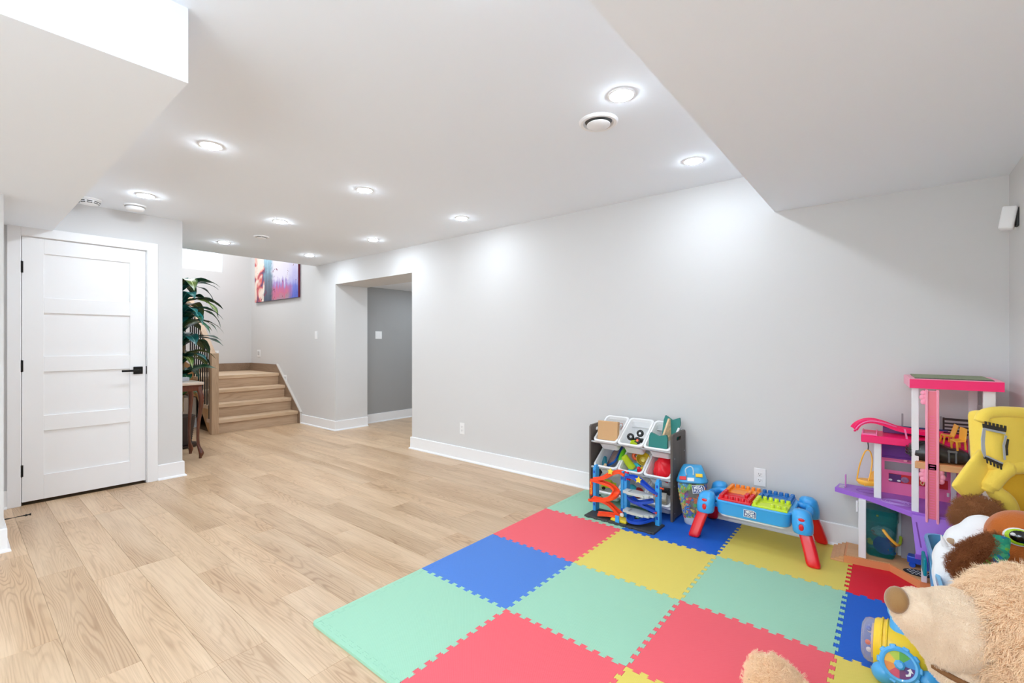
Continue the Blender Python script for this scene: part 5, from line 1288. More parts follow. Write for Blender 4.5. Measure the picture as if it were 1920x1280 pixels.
q = MB(); q.tube([V(-0.055 + 0.022 * math.cos(a), -0.020 + 0.018 * math.sin(a), 0.090) for a in [i * math.pi / 10 for i in range(20)]], 0.004, 6, loop=True); q.build('cockpit_rim', m_blk, bo, smooth=True, angle=180)
q = MB(); q.box(-0.020, 0.000, -0.030, -0.014, 0.091, 0.096, 0.002); q.build('yellow_badge', m_lime, bo)
q = MB()
for dx in (0.030, 0.055): q.box(dx, dx + 0.008, -0.066, -0.058, 0.008, 0.070, 0.002)
q.box(0.028, 0.065, -0.067, -0.06, 0.058, 0.068, 0.002); q.build('grey_strap', mat('charcoal_grey', (92, 94, 98), 0.4), bo)
def chair(loc, rot, label):
    t = thing('doll_chair', label, 'chair', loc, rot=rot, group='yellow doll chairs on the balcony')
    q = MB(); q.box(-0.022, 0.022, -0.020, 0.020, 0.040, 0.046, 0.002); q.build('seat', m_amber, t)
    q = MB(); q.box(-0.022, 0.022, 0.016, 0.022, 0.044, 0.105, 0.002, rot=rx(-0.15), pivot=(0, 0.019, 0.044)); q.build('backrest', m_amber, t)
    for x in (-0.019, 0.019):
        for y in (-0.017, 0.017):
            q = MB(); q.box(x - 0.003, x + 0.003, y - 0.003, y + 0.003, 0.0, 0.041); q.build('leg', m_amber, t)
chair((0.262, 3.135, 0.728), (math.radians(8), math.radians(6), math.radians(-62)), 'yellow doll chair in front, tipped on the black toy car')
chair((0.222, 3.215, 0.735), (math.radians(-6), math.radians(4), math.radians(-75)), 'yellow doll chair behind, nearer the elevator track')
bn = thing('doll_bench', 'dark brown slatted doll bench standing behind the yellow doll chairs', 'bench', (0.275, 3.352, 0.742))
m_dbr = mat('dark_bench_brown', (44, 24, 24), 0.45)
for z in (0.022, 0.040, 0.058, 0.076, 0.096):
    q = MB(); q.box(-0.052, 0.052, -0.003, 0.003, z, z + (0.012 if z > 0.09 else 0.008)); q.build('back_slat', m_dbr, bn)
for x in (-0.053, 0.053):
    q = MB(); q.box(x - 0.004, x + 0.004, -0.004, 0.004, 0, 0.110); q.build('back_post', m_dbr, bn)
    q = MB(); q.box(x - 0.004, x + 0.004, -0.034, -0.026, 0, 0.035); q.build('leg', m_dbr, bn)
q = MB(); q.box(-0.052, 0.052, -0.034, -0.004, 0.030, 0.035); q.build('seat', m_dbr, bn)
# teal bucket with bath toys
bz = ZT + 0.0405
bk = thing('teal_bucket', 'see-through teal bucket with a yellow handle standing under the dollhouse deck', 'bucket', (-0.042, 3.335, bz))
m_tclear = clear('teal_clear_plastic', (20, 160, 160), 0.12, 0.12, 0.25)
q = MB()
lv = [(0.118, 0.10, 0.0, 0.03), (0.132, 0.112, 0.012, 0.036), (0.152, 0.130, 0.205, 0.042), (0.158, 0.136, 0.262, 0.044), (0.152, 0.130, 0.262, 0.042), (0.146, 0.124, 0.205, 0.040), (0.126, 0.106, 0.014, 0.034), (0.112, 0.094, 0.004, 0.028)]
q.rings([[V(x, y, z) for x, y in rrect(w, l, r, 6)] for w, l, z, r in lv]); tb_ = q.build('tub', m_tclear, bk, smooth=True, angle=50)
q = MB(); q.rings([[V(x, y, z) for x, y in rrect(w, l, 0.044, 6)] for w, l, z in ((0.157, 0.135, 0.200), (0.164, 0.142, 0.208), (0.166, 0.144, 0.262), (0.158, 0.136, 0.264))], cap=False); q.build('collar', m_tclear, tb_, smooth=True, angle=50)
q = MB(); q.ball((-0.01, -0.072, 0.236), 0.006, 10, 8); q.build('pivot_knob', mat('olive_knob', (110, 120, 40), 0.4), tb_, smooth=True, angle=180)
q = MB(); c = crv([(0.012, -0.078, 0.170), (0.040, -0.090, 0.135), (0.075, -0.078, 0.100), (0.088, -0.02, 0.100), (0.090, 0.03, 0.112)], 6)
q.tube(c[:15], 0.0075, 8); q.build('handle', m_amber, bk, smooth=True, angle=180)
q = MB(); q.tube(c[14:], 0.0075, 8); q.build('green_grip', m_lime, bk, smooth=True, angle=180)
t = thing('purple_bowl', 'purple toy bowl seen through the bottom of the teal bucket', 'bowl', (-0.026, 3.318, bz + 0.060), rot=(math.radians(62), 0, math.radians(8)))
q = MB(); q.lathe([(0.012, -0.022), (0.034, -0.012), (0.046, 0.006), (0.048, 0.008), (0.044, 0.007), (0.030, -0.008), (0.004, -0.016)], 24); q.build('bowl', mat('vivid_violet', (108, 34, 170), 0.35), t, smooth=True, angle=60)
for nm, lb_, c, p in (('rubber_duck', 'small yellow bath toy in the teal bucket left of the purple bowl', (240, 206, 60), (-0.082, 3.322, 0.062)), ('orange_bath_toy', 'small orange bath toy in the teal bucket right of the purple bowl', (224, 120, 70), (0.018, 3.325, 0.072)),
                    ('pink_bath_toy', 'dusty pink bath toy in the teal bucket above the purple bowl', (190, 110, 90), (-0.062, 3.345, 0.110)), ('blue_bath_toy', 'small blue bath toy at the right bottom of the teal bucket', (30, 100, 200), (0.012, 3.322, 0.028))):
    t = thing(nm, lb_, 'bath toy', (p[0], p[1], bz + p[2]))
    mm = mat(nm + '_rubber', c, 0.45)
    q = MB(); q.ball((0, 0, 0), (0.016, 0.014, 0.013), 12, 8); q.build('body', mm, t, smooth=True, angle=180)
    q = MB(); q.ball((-0.006, -0.006, 0.016), 0.010, 10, 8); q.build('head', mm, t, smooth=True, angle=180)
    q = MB(); q.box(-0.020, -0.014, -0.012, -0.004, 0.012, 0.017, 0.001); q.build('beak', m_org, t)
t = thing('bath_net', 'crumpled white net in the teal bucket', 'net', (-0.030, 3.345, bz + 0.128))
q = MB(); rn = random.Random(4)
q.ball((0, 0, 0), (0.050, 0.030, 0.026), 18, 12)
for v_ in q.bm.verts: v_.co += V(rn.uniform(-1, 1), rn.uniform(-1, 1), rn.uniform(-1, 1)) * 0.006
q.build('mesh_bundle', clear('white_net', (226, 230, 236), 0.45, 0.6), t)
t = thing('toy_train', 'blue toy train engine with a gingham cab on the dollhouse floor', 'toy train', (0.125, 3.275, bz), rz=math.radians(-8))
q = MB(); q.box(-0.050, 0.050, -0.026, 0.026, 0.020, 0.056, 0.006, 2); q.build('body', m_dblue, t)
for x in (-0.028, 0.028):
    q = MB(); q.cyl((x, -0.031, 0.014), (x, 0.031, 0.014), 0.014, 14); q.build('wheel', m_dblue, t)
q = MB(); q.box(-0.018, 0.03, -0.02, 0.02, 0.056, 0.10, 0.006); q.build('cab', mat('checked_grey', (150, 156, 170), 0.6, var=0.8, vscale=120), t)
# ================================================================ plush toys, their tub, and the submarine toy
def fur(o, n, length, children=8, radius=0.0009, m=None, clump=0.35, rough=0.012, seed=1, lift=0.35, wild=0.0):
    """hair grown on the mesh itself"""
    md = o.modifiers.new('fur', 'PARTICLE_SYSTEM'); ps = md.particle_system; ps.seed = seed
    s = ps.settings; s.type = 'HAIR'; s.count = n; s.hair_length = length; s.hair_step = 4; s.render_step = 3; s.display_step = 3
    s.emit_from = 'FACE'; s.use_even_distribution = True; s.distribution = 'RAND'
    s.child_type = 'INTERPOLATED'; s.rendered_child_count = children; s.child_percent = 1; s.child_length = 1.0; s.child_radius = 0.02
    s.clump_factor = clump; s.clump_shape = 0.2; s.roughness_1 = rough; s.roughness_1_size = 0.4; s.roughness_2 = rough * 0.6; s.roughness_endpoint = rough
    s.root_radius = 1.0; s.tip_radius = 0.35; s.radius_scale = radius
    s.brownian_factor = wild; s.object_align_factor = (0, 0, -lift * length * 0.25)
    s.use_hair_bspline = False
    if m:
        if m.name not in [x.name for x in o.data.materials]: o.data.materials.append(m)
        s.material = len(o.data.materials)
    return o
def solid(balls, voxel, name, m, parent, smooth=6, loc=None):
    """overlapping ellipsoids (centre, radii, rotation) fused into ONE continuous skin"""
    q = MB()
    for b in balls:
        c, r = b[0], b[1]; R = b[2] if len(b) > 2 else None
        q.ball(c, r, 20, 14, R)
    bmesh.ops.recalc_face_normals(q.bm, faces=q.bm.faces[:])
    me = bpy.data.meshes.new(name); q.bm.to_mesh(me); q.bm.free()
    tmp = bpy.data.objects.new('tmp', me); COL.objects.link(tmp)
    md = tmp.modifiers.new('r', 'REMESH'); md.mode = 'VOXEL'; md.voxel_size = voxel
    md = tmp.modifiers.new('s', 'SMOOTH'); md.factor = 0.5; md.iterations = smooth
    bpy.context.view_layer.update()
    me2 = bpy.data.meshes.new_from_object(tmp.evaluated_get(bpy.context.evaluated_depsgraph_get()))
    bpy.data.objects.remove(tmp); bpy.data.meshes.remove(me)
    me2.name = name; me2.materials.clear(); me2.materials.append(m)
    for p in me2.polygons: p.use_smooth = True
    o = bpy.data.objects.new(name, me2); COL.objects.link(o); o.parent = parent
    if loc: o.location = loc
    elif parent: o.location = tuple(-c for c in parent.location)
    return o
def cap(pts, r, n=5):
    """a chain of overlapping balls, for limbs"""
    P = crv(pts, n); R = r if isinstance(r, (list, tuple)) else [r] * len(pts); out = []
    for i, p in enumerate(P):
        u = i / (len(P) - 1) * (len(R) - 1); k = min(int(u), len(R) - 2); out.append((p, lerp(R[k], R[k+1], u - k)))
    return out

# ---- blue tub
m_tub = clear('blue_clear_plastic', (120, 200, 244), 0.68, 0.15)
TUBC = V(0.302, 2.50, ZT)
tub = thing('blue_tub', 'long translucent blue plastic tub full of plush toys against the right wall', 'tub', TUBC, math.radians(1.6))
q = MB()
lv = [(0.250, 0.83, 0.0, 0.04), (0.262, 0.85, 0.010, 0.05), (0.308, 0.925, 0.300, 0.05), (0.326, 0.945, 0.302, 0.055), (0.330, 0.950, 0.318, 0.055), (0.326, 0.946, 0.330, 0.055), (0.304, 0.922, 0.330, 0.05), (0.300, 0.916, 0.300, 0.05), (0.254, 0.84, 0.014, 0.045), (0.244, 0.822, 0.008, 0.04)]
q.rings([[V(x, y, z) for x, y in rrect(w, l, r, 5)] for w, l, z, r in lv]); tubb = q.build('tub_body', m_tub, tub, smooth=True, angle=45)
for k in range(9):
    q = MB(); y = -0.40 + k * 0.10
    q.rings([[V(-0.131 - 0.023 * t - 0.004, y - 0.010, 0.010 + 0.285 * t), V(-0.131 - 0.023 * t - 0.004, y + 0.010, 0.010 + 0.285 * t), V(-0.131 - 0.023 * t + 0.002, y + 0.014, 0.010 + 0.285 * t), V(-0.131 - 0.023 * t + 0.002, y - 0.014, 0.010 + 0.285 * t)] for t in (0, 1)]); q.build('rib', m_tub, tubb)
q = MB(); q.box(-0.176, -0.163, 0.30, 0.40, 0.180, 0.262, 0.006, 2); q.build('teal_latch', mat('teal_latch_plastic', (0, 140, 150), 0.4), tub)

# ---- white plush
m_wp = mat('white_plush', (246, 247, 249), 0.95, sheen=0.4, bump=0.35, bscale=220)
wp = thing('white_plush_toy', 'smooth white plush animal slumped in the front of the blue tub', 'plush toy', (0.225, 2.52, 0.05))
solid([((0.285, 2.56, 0.500), (0.072, 0.075, 0.075)), ((0.245, 2.535, 0.455), (0.082, 0.08, 0.08)), ((0.222, 2.52, 0.385), (0.092, 0.09, 0.095)), ((0.220, 2.50, 0.300), (0.088, 0.09, 0.10)), ((0.235, 2.49, 0.20), (0.085, 0.09, 0.11)), ((0.24, 2.49, 0.12), (0.085, 0.10, 0.085)), ((0.192, 2.49, 0.335), (0.065, 0.06, 0.09))], 0.011, 'body', m_wp, wp, 8)
q = MB(); M = basis((0.75, 0.45, -0.2), (-0.2, 0.1, 0.95), (0.4, -0.8, 0.1), (0.188, 2.478, 0.475)); q.ball((0, 0, 0), (0.022, 0.013, 0.006), 12, 8)
q.bm.transform(M); wb(q, 'beige_ear', mat('beige_plush', (206, 178, 148), 0.95), wp, smooth=True, angle=180)
q = MB(); q.lathe([(0.010, 0), (0.007, 0.02), (0.001, 0.042)], 10, basis((1, 0, 0.3), (0, 1, 0), (-0.3, 0, 1), (0.168, 2.464, 0.455))); wb(q, 'white_ear', m_wp, wp, smooth=True)
q = MB(); q.tube(crv([(0.190, 2.44, 0.455), (0.176, 2.425, 0.430), (0.160, 2.43, 0.395)], 5), 0.0022, 6); wb(q, 'seam', mat('white_seam', (222, 224, 230), 0.95), wp, smooth=True, angle=180)

# ---- brown fluffy plush behind
m_brf = mat('brown_plush', (150, 96, 56), 0.95); m_brh = mat('brown_fur', (164, 108, 66), 0.8)
bp = thing('brown_plush_toy', 'fluffy brown plush toy peeking out behind the white plush, under the yellow costume', 'plush toy', (0.29, 2.74, 0.35))
o = solid([((0.292, 2.765, 0.540), (0.068, 0.06, 0.050)), ((0.255, 2.75, 0.510), (0.045, 0.05, 0.045)), ((0.30, 2.74, 0.43), (0.075, 0.07, 0.08)), ((0.30, 2.72, 0.30), (0.09, 0.08, 0.10))], 0.010, 'body', m_brf, bp)
fur(o, 1400, 0.024, 12, 0.0009, m_brh, clump=0.5, seed=3, wild=0.006)

# ---- orange brown plush head with a big lime ringed eye
m_op = mat('rust_plush', (192, 102, 34), 0.95, sheen=0.35, bump=0.5, bscale=260, var=0.10, vscale=14)
op = thing('rust_plush_toy', 'rust orange plush toy with a big black and lime eye, at the right edge', 'plush toy', (0.37, 2.47, 0.35))
solid([((0.374, 2.478, 0.535), (0.102, 0.10, 0.100)), ((0.348, 2.455, 0.495), (0.078, 0.08, 0.08)), ((0.318, 2.452, 0.575), (0.034, 0.034, 0.034)), ((0.370, 2.46, 0.40), (0.095, 0.09, 0.10)), ((0.365, 2.45, 0.25), (0.09, 0.10, 0.13)), ((0.36, 2.45, 0.12), (0.09, 0.11, 0.10))], 0.010, 'body', m_op, op, 8)
ec = V(0.352, 2.383, 0.566); en = V(-0.10, -0.96, 0.26).normalized(); ex_, ey_ = frame_from(en); EM = basis(-ex_, ey_, en, ec)
q = MB(); q.ball((0, 0, 0), (0.041, 0.031, 0.012), 20, 10); q.bm.transform(EM); ew = wb(q, 'eye_white', m_plate, op, smooth=True, angle=180)
q = MB(); q.ball((0, 0, 0.003), (0.037, 0.028, 0.012), 20, 10); q.bm.transform(EM); wb(q, 'lime_ring', mat('lime_eye', (176, 214, 40), 0.25), ew, smooth=True, angle=180)
q = MB(); q.ball((0.002, 0.001, 0.006), (0.031, 0.023, 0.012), 20, 10); q.bm.transform(EM); wb(q, 'pupil', mat('glossy_black', (10, 10, 10), 0.08, coat=0.6), ew, smooth=True, angle=180)
q = MB(); q.ball((-0.014, 0.006, 0.0135), (0.008, 0.006, 0.005), 12, 8); q.bm.transform(EM); wb(q, 'glint_dot', m_plate, ew, smooth=True, angle=180)

# ---- dark brown furry arm with a green patterned sleeve
m_dbf = mat('chestnut_plush', (120, 66, 26), 0.95); m_dbh = mat('chestnut_fur', (134, 74, 32), 0.8)
ap_ = thing('chestnut_plush_toy', 'curly chestnut plush toy with a green patterned scarf on top of the white plush', 'plush toy', (0.255, 2.31, 0.45))
sc_ = [(p, (r, r, r)) for p, r in cap([(0.192, 2.225, 0.462), (0.214, 2.240, 0.500), (0.243, 2.262, 0.536), (0.278, 2.295, 0.566)], [0.030, 0.040, 0.036, 0.022], 4)]
sc_ += [((0.272, 2.262, z), (0.055, 0.055, 0.06)) for z in (0.44, 0.36, 0.28, 0.20, 0.12, 0.085)]
o = solid(sc_, 0.007, 'arm', m_dbf, ap_, 4); fur(o, 1300, 0.018, 12, 0.0009, m_dbh, clump=0.7, seed=5, wild=0.005)
scm = bpy.data.materials.new('green_patterned_cloth'); scm.use_nodes = True; nt = scm.node_tree
vo = nt.nodes.new('ShaderNodeTexVoronoi'); vo.inputs['Scale'].default_value = 70; tc_ = nt.nodes.new('ShaderNodeTexCoord'); cr = nt.nodes.new('ShaderNodeValToRGB'); cr.color_ramp.interpolation = 'CONSTANT'
e = cr.color_ramp.elements; e[0].position = 0; e[0].color = rgb(28, 140, 110); e[1].position = 0.5; e[1].color = rgb(60, 168, 120)
for p_, c in ((0.72, (110, 180, 60)), (0.86, (214, 70, 60)), (0.93, (26, 110, 150))): x = e.new(p_); x.color = rgb(*c)
sx_ = nt.nodes.new('ShaderNodeSeparateColor'); nt.links.new(tc_.outputs['Object'], vo.inputs['Vector']); nt.links.new(vo.outputs['Color'], sx_.inputs[0]); nt.links.new(sx_.outputs[0], cr.inputs[0]); nt.links.new(cr.outputs[0], nt.nodes['Principled BSDF'].inputs['Base Color']); nt.nodes['Principled BSDF'].inputs['Roughness'].default_value = 0.85
q = MB(); c = crv([(0.215, 2.212, 0.436), (0.240, 2.228, 0.474), (0.268, 2.252, 0.508), (0.290, 2.272, 0.548), (0.296, 2.290, 0.582)], 5)
q.tube(c, [lerp(0.014, 0.030, min(1, i / 6)) * (1 if i < 15 else 0.8) for i in range(len(c))], 12); wb(q, 'scarf', scm, ap_, smooth=True, angle=180)

# ---- yellow plush costume: padded block, wing flap, rolled edges
m_yp = mat('yellow_plush', (254, 222, 92), 0.9, sheen=0.3, bump=0.25, bscale=240); m_yd = mat('yellow_lining', (244, 194, 50), 0.9, sheen=0.2, bump=0.25, bscale=240)
yp = thing('yellow_plush_costume', 'yellow padded plush costume with a black and silver trimmed patch, topping the pile', 'costume', (0.36, 2.88, 0.45))
q = MB(); Rb = rz(math.radians(39)) @ rx(math.radians(-8)) @ ry(math.radians(4))
q.box(0.290, 0.460, 2.862, 2.972, 0.690, 0.950, 0.030, 5, rot=Rb, pivot=(0.375, 2.905, 0.82)); wb(q, 'padded_block', m_yp, yp, smooth=True, angle=180)
q = MB(); q.tube(crv([(0.306, 2.832, 0.905), (0.318, 2.84, 0.938), (0.36, 2.87, 0.950), (0.42, 2.92, 0.948), (0.462, 2.95, 0.944)], 6), [0.012] + [0.024] * 23 + [0.018], 12); wb(q, 'top_roll', m_yp, yp, smooth=True, angle=180)
def cloth(pts, off, th, m, name, par):
    """a padded triangle-fan of cloth: outline in room coordinates, puffed along off"""
    P = [V(*p) for p in pts]; c = sum(P, V(0, 0, 0)) / len(P); O = V(*off)
    q = MB(); rs = []
    for s, h in ((1.0, 0.0), (1.015, 0.3), (0.97, 0.75), (0.80, 1.0), (0.45, 1.12), (0.1, 1.15)):
        rs.append([c + (p - c) * s + O * (th * h) for p in P])
    back = [[c + (p - c) * s - O * (th * h) for p in P] for s, h in ((0.1, 0.5), (0.6, 0.5), (0.95, 0.3))]
    q.rings(back + rs); return wb(q, name, m, par, smooth=True, angle=70)
def dens(pts, n=5):
    out = []; P = [V(*p) for p in pts]
    for i in range(len(P)):
        a, b2, c, d_ = P[i-1], P[i], P[(i+1) % len(P)], P[(i+2) % len(P)]
        for k in range(n):
            t = k / n; lin_ = b2.lerp(c, t); sm = 0.5 * ((2*b2) + (c-a)*t + (2*a-5*b2+4*c-d_)*t*t + (-a+3*b2-3*c+d_)*t**3)
            out.append(lin_.lerp(sm, 0.5))
    return out
cloth(dens([(0.296, 2.826, 0.785), (0.211, 2.757, 0.643), (0.214, 2.760, 0.618), (0.263, 2.800, 0.567), (0.316, 2.843, 0.610), (0.332, 2.856, 0.722)]), (0.30, -0.92, 0.2), 0.024, m_yp, 'wing_flap', yp)
cloth(dens([(0.332, 2.842, 0.700), (0.392, 2.886, 0.700), (0.470, 2.945, 0.70), (0.468, 2.940, 0.47), (0.40, 2.895, 0.47), (0.372, 2.872, 0.58)]), (0.5, -0.8, 0.2), 0.010, m_yd, 'inner_lining', yp)
q = MB(); q.tube(crv([(0.318, 2.820, 0.612), (0.334, 2.828, 0.648), (0.372, 2.852, 0.704), (0.406, 2.88, 0.716), (0.462, 2.925, 0.722)], 6), [0.010] + [0.026] * 3 + [0.036] * 12 + [0.030] * 9, 12); wb(q, 'upper_roll', m_yp, yp, smooth=True, angle=180)
q = MB(); c = crv([(0.332, 2.832, 0.655), (0.352, 2.842, 0.610), (0.380, 2.862, 0.572), (0.392, 2.870, 0.535), (0.388, 2.868, 0.505), (0.370, 2.858, 0.515)], 6); q.tube(c, [lerp(0.022, 0.036, min(1, i / 10)) * (1.0 if i < 26 else 0.7) for i in range(len(c))], 12); wb(q, 'side_roll', m_yp, yp, smooth=True, angle=180)
q = MB(); q.box(0.372, 0.470, 2.840, 2.930, 0.455, 0.482, 0.010, 3, rot=rz(math.radians(39))); wb(q, 'base_panel', m_yd, yp, smooth=True, angle=180)
q = MB(); q.box(0.32, 0.46, 2.895, 2.965, 0.10, 0.50, 0.02, 3); wb(q, 'hanging_back', m_yp, yp, smooth=True, angle=180)
# trimmed patch on the block: silver band and black notched tape around a yellow field
pu = V(0.80, 0.60, -0.10).normalized(); pn = V(0.60, -0.80, 0.12); pn = (pn - pu * pn.dot(pu)).normalized(); pv = pn.cross(pu); pv = pv if pv.z > 0 else -pv
PO = V(0.343, 2.822, 0.815); PMx = basis(pu, pv, pn if pn.y < 0 else -pn, PO)
m_silver = mat('silver_band', (178, 182, 188), 0.5); m_tape = mat('black_tape', (52, 48, 44), 0.7)
def strip_poly(pts, name, m, z): 
    q = MB(); q.poly(pts, 0.003, z, PMx); return wb(q, name, m, yp)
strip_poly([(-0.048, 0.066), (0.046, 0.058), (0.048, 0.072), (-0.050, 0.084)], 'black_tape', m_tape, 0.004)
strip_poly([(-0.046, 0.058), (0.042, 0.048), (0.044, 0.056), (-0.047, 0.067)], 'silver_band', m_silver, 0.005)
for k in range(6):
    x = -0.040 + k * 0.016; strip_poly([(x, 0.080 - k*0.002), (x + 0.008, 0.079 - k*0.002), (x + 0.008, 0.094 - k*0.002), (x, 0.095 - k*0.002)], 'tape_notch', m_tape, 0.004)
strip_poly([(-0.046, -0.062), (0.028, -0.088), (0.030, -0.078), (-0.046, -0.052)], 'black_tape', m_tape, 0.004)
strip_poly([(-0.044, -0.052), (0.030, -0.078), (0.031, -0.072), (-0.043, -0.046)], 'silver_band', m_silver, 0.005)
for k in range(5):
    x = -0.036 + k * 0.014; z = -0.066 - k * 0.005; strip_poly([(x, z), (x + 0.006, z - 0.002), (x + 0.007, z - 0.016), (x + 0.002, z - 0.015)], 'tape_notch', m_tape, 0.004)
strip_poly([(0.040, 0.045), (0.030, 0.0), (0.034, -0.06), (0.042, -0.058), (0.038, 0.0), (0.048, 0.042)], 'silver_band', m_silver, 0.006)
strip_poly([(0.050, 0.030), (0.042, 0.0), (0.044, -0.04), (0.051, -0.038), (0.050, -0.01), (0.056, 0.028)], 'black_tape', m_tape, 0.006)
strip_poly([(-0.050, 0.066), (-0.058, 0.02), (-0.057, -0.03), (-0.046, -0.058), (-0.040, -0.045), (-0.044, 0.0), (-0.040, 0.055)], 'silver_band', m_silver, 0.006)

# ---- big beige teddy bear sitting against the right wall, looking into the room
m_bs = mat('beige_plush_skin', (232, 194, 152), 0.95); m_bf = mat('beige_fur', (252, 224, 188), 0.75); m_mz = mat('cream_short_plush', (240, 220, 194), 0.95, sheen=0.4, bump=0.6, bscale=300, var=0.06, vscale=18)
bear = thing('teddy_bear', 'huge beige teddy bear with a brown nose sitting at the right edge, facing left', 'plush toy', (0.25, 1.70, ZT))
body = solid([((0.285, 1.745, 0.495), (0.150, 0.150, 0.160)), ((0.300, 1.725, 0.430), (0.130, 0.140, 0.150)), ((0.300, 1.745, 0.585), (0.105, 0.11, 0.07)),
              ((0.31, 1.66, 0.27), (0.150, 0.19, 0.20)), ((0.29, 1.64, 0.16), (0.165, 0.22, 0.14)),
              ((0.36, 1.62, 0.66), (0.035, 0.055, 0.06)), ((0.36, 1.86, 0.65), (0.035, 0.055, 0.06))]
             + [(p, (r, r, r)) for p, r in cap([(0.24, 1.56, 0.12), (0.03, 1.62, 0.085), (-0.18, 1.70, 0.068), (-0.285, 1.755, 0.080)], [0.12, 0.085, 0.064, 0.076], 7)]
             + [((-0.312, 1.765, 0.092), (0.058, 0.080, 0.080))]
             + [(p, (r, r, r)) for p, r in cap([(0.22, 1.46, 0.12), (0.0, 1.36, 0.095), (-0.20, 1.30, 0.085)], [0.12, 0.092, 0.080], 7)]
             + [(p, (r, r, r)) for p, r in cap([(0.27, 1.50, 0.34), (0.16, 1.44, 0.26), (0.06, 1.45, 0.22)], [0.075, 0.065, 0.06], 6)], 0.013, 'body', m_bs, bear, 10)
fur(body, 11000, 0.034, 14, 0.0012, m_bf, clump=0.75, rough=0.012, seed=2, wild=0.0075)
mz = solid([((0.090, 1.650, 0.512), (0.070, 0.072, 0.076)), ((0.055, 1.622, 0.538), (0.052, 0.056, 0.056)), ((0.132, 1.678, 0.500), (0.085, 0.088, 0.096)), ((0.110, 1.652, 0.462), (0.055, 0.060, 0.060))], 0.008, 'muzzle', m_mz, bear, 8)
fur(mz, 2500, 0.008, 8, 0.0007, mat('cream_short_fur', (244, 226, 202), 0.8), clump=0.2, rough=0.004, seed=9, wild=0.0012)
jw = solid([((0.140, 1.672, 0.395), (0.062, 0.066, 0.036)), ((0.185, 1.70, 0.390), (0.075, 0.078, 0.045))], 0.008, 'lower_jaw', m_mz, bear, 6)
fur(jw, 1500, 0.008, 8, 0.0007, _M['cream_short_fur'], clump=0.2, rough=0.004, seed=10, wild=0.0012)
q = MB(); NR = frame_from(V(-0.85, -0.40, 0.30)); q.ball((0, 0, 0), (0.036, 0.034, 0.022), 18, 12); q.bm.transform(basis(NR[0], NR[1], V(-0.85, -0.40, 0.30).normalized(), (0.014, 1.597, 0.566))); wb(q, 'nose', mat('tan_velvet', (150, 112, 66), 0.9, sheen=0.5, bump=0.3, bscale=300), bear, smooth=True, angle=180)
q = MB(); q.tube(crv([(0.084, 1.620, 0.412), (0.105, 1.610, 0.408), (0.140, 1.606, 0.400), (0.180, 1.612, 0.392)], 5), [0.002] + [0.007] * 14 + [0.002], 8); wb(q, 'mouth', mat('brown_velvet', (124, 84, 48), 0.9), bear, smooth=True, angle=180)
for k in range(2):
    q = MB(); q.tube(crv([(-0.366, 1.712 + 0.02 * k, 0.116 - 0.02 * k), (-0.372, 1.720 + 0.02 * k, 0.096 - 0.02 * k), (-0.368, 1.735 + 0.02 * k, 0.078 - 0.02 * k)], 4), 0.0022, 6); wb(q, 'paw_stitch', m_blk, bear, smooth=True, angle=180)

# ---- submarine toy
sb = thing('submarine_toy', 'yellow toy submarine with a clear dome, blue tower and spinning dial beside the teddy bear', 'toy', (0.034, 2.251, ZT), math.radians(-3))
m_sy = mat('toy_sun_yellow', (248, 208, 44), 0.32, coat=0.2); m_sb = mat('toy_light_blue', (78, 176, 238), 0.32, coat=0.2)
q = MB(); MX = basis((0, 1, 0), (0, 0, 1), (1, 0, 0), (0, 0, 0.092))
q.lathe([(0.080, -0.078), (0.086, -0.070), (0.088, -0.02), (0.086, 0.03), (0.080, 0.06), (0.062, 0.085), (0.035, 0.098), (0.006, 0.100)], 32, MX); sbb = q.build('hull', m_sy, sb, smooth=True, angle=50)
q = MB(); q.lathe([(0.078, -0.078), (0.078, -0.095), (0.072, -0.108), (0.055, -0.117), (0.02, -0.120), (0.004, -0.120)], 32, MX); q.build('clear_dome', clear('clear_dome_plastic', (236, 232, 234), 0.16, 0.05), sb, smooth=True, angle=50)
q = MB(); q.lathe([(0.060, -0.080), (0.060, -0.086), (0.02, -0.088)], 24, MX); dm = q.build('dome_disc', mat('rosy_inner', (226, 196, 190), 0.4), sb)
for a, m in ((0.4, m_plate), (1.6, m_dblue), (3.0, m_org), (4.6, m_plate)):
    q = MB(); q.ball((-0.096, 0.040 * math.cos(a), 0.092 + 0.040 * math.sin(a)), 0.009, 10, 8); q.build('tumbling_bead', m, dm, smooth=True, angle=180)
q = MB(); q.rings([[V(x, y, z) for x, y in rrect(w, l, r, 5)] for w, l, z, r in ((0.070, 0.090, 0.140, 0.025), (0.068, 0.076, 0.180, 0.024), (0.064, 0.056, 0.206, 0.022), (0.060, 0.046, 0.210, 0.02))]); tw = q.build('tower', m_sb, sb, smooth=True, angle=50)
q = MB(); q.rings([[V(x + ox, y - 0.008, z) for x, y in rrect(w, l, r, 5)] for w, l, z, r, ox in ((0.062, 0.050, 0.205, 0.022, 0.0), (0.058, 0.048, 0.228, 0.022, -0.012), (0.050, 0.040, 0.240, 0.018, -0.016))]); q.build('tower_top', m_sb, tw, smooth=True, angle=50)
for x in (-0.055, -0.040):
    q = MB(); q.tube([V(x, 0.089 * math.cos(a), 0.092 + 0.089 * math.sin(a)) for a in [i * math.pi / 20 for i in range(40)]], 0.0035, 6, loop=True); q.build('hull_rib', m_sy, sbb, smooth=True, angle=180)
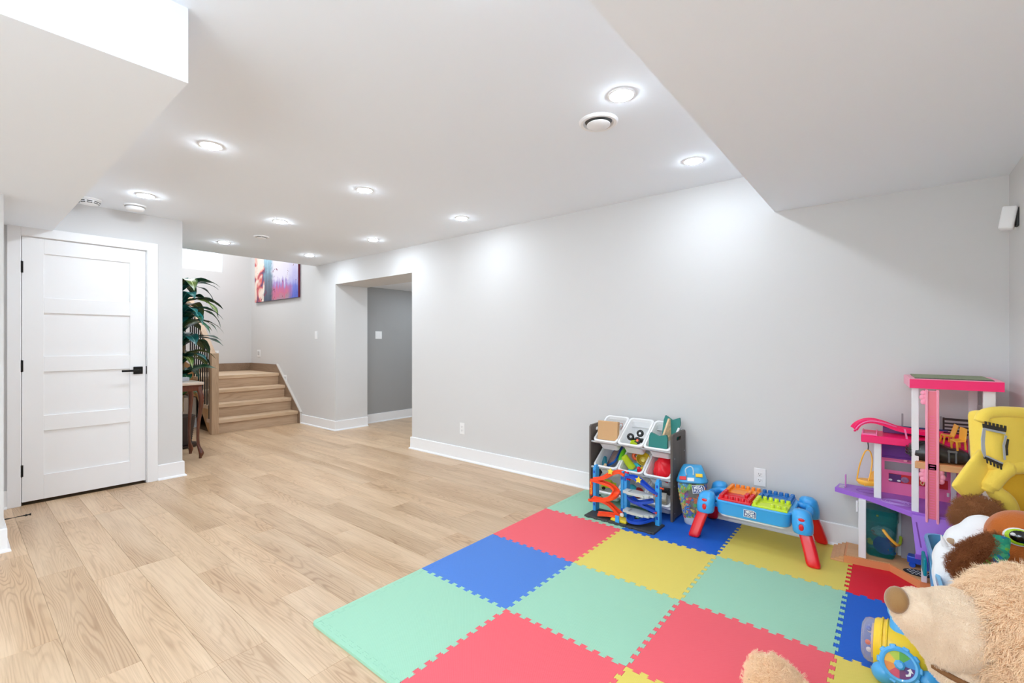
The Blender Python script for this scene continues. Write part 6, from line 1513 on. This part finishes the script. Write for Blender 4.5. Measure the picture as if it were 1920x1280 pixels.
dn = V(0.05, -0.86, 0.42).normalized(); dx_, dy_ = frame_from(dn); dx_ = -dx_ if dx_.x < 0 else dx_; dy_ = dn.cross(dx_); DM = basis(dx_, dy_, dn, V(-0.002, -0.092, 0.082))
q = MB(); q.lathe([(0.056, -0.010), (0.058, 0.0), (0.058, 0.012), (0.050, 0.017), (0.043, 0.016), (0.042, 0.010)], 32, DM, cap=False); dl = q.build('dial_ring', m_sb, sb, smooth=True, angle=40)
for k in range(10):
    a = k * math.pi / 5; q = MB(); q.box(0.052, 0.064, -0.010, 0.010, 0.0, 0.014, 0.003); q.bm.transform(DM @ Matrix.Rotation(a, 4, 'Z')); q.build('dial_tooth', m_sb, dl)
secs = [('orange', (240, 140, 40)), ('amber', (250, 190, 50)), ('lime', (190, 210, 50)), ('green', (90, 180, 60)), ('blue', (50, 150, 220)), ('violet', (90, 40, 130)), ('plum', (120, 40, 110)), ('rose', (216, 60, 90))]
for k, (n_, c) in enumerate(secs):
    a0, a1 = math.pi * (1.25 - k * 0.25), math.pi * (1.25 - (k + 1) * 0.25)
    q = MB(); pts = [(0.014 * math.cos(a1), 0.014 * math.sin(a1))] + [(0.043 * math.cos(lerp(a1, a0, t / 5)), 0.043 * math.sin(lerp(a1, a0, t / 5))) for t in range(6)] + [(0.014 * math.cos(a0), 0.014 * math.sin(a0))]
    q.poly(pts, 0.002, 0.009, DM); q.build('dial_sector', mat('dial_' + n_, c, 0.4), dl)
q = MB(); q.lathe([(0.016, 0.008), (0.016, 0.020), (0.010, 0.024), (0.002, 0.024)], 8, DM); q.build('dial_knob', m_sb, dl)
q = MB(); q.poly([(0.018, -0.030), (0.030, -0.024), (0.032, -0.012), (0.038, -0.014), (0.030, 0.0), (0.020, -0.010), (0.026, -0.011), (0.024, -0.020), (0.016, -0.024)], 0.001, 0.0112, DM); q.build('dial_arrow', m_wink, dl)
q = MB(); q.ball((-0.046, -0.098, 0.036), (0.036, 0.034, 0.035), 20, 14); q.build('light_blue_float', m_sb, sb, smooth=True, angle=180)
q = MB(); q.ball((0.075, -0.075, 0.044), (0.040, 0.036, 0.042), 20, 14); q.build('light_blue_float', m_sb, sb, smooth=True, angle=180)
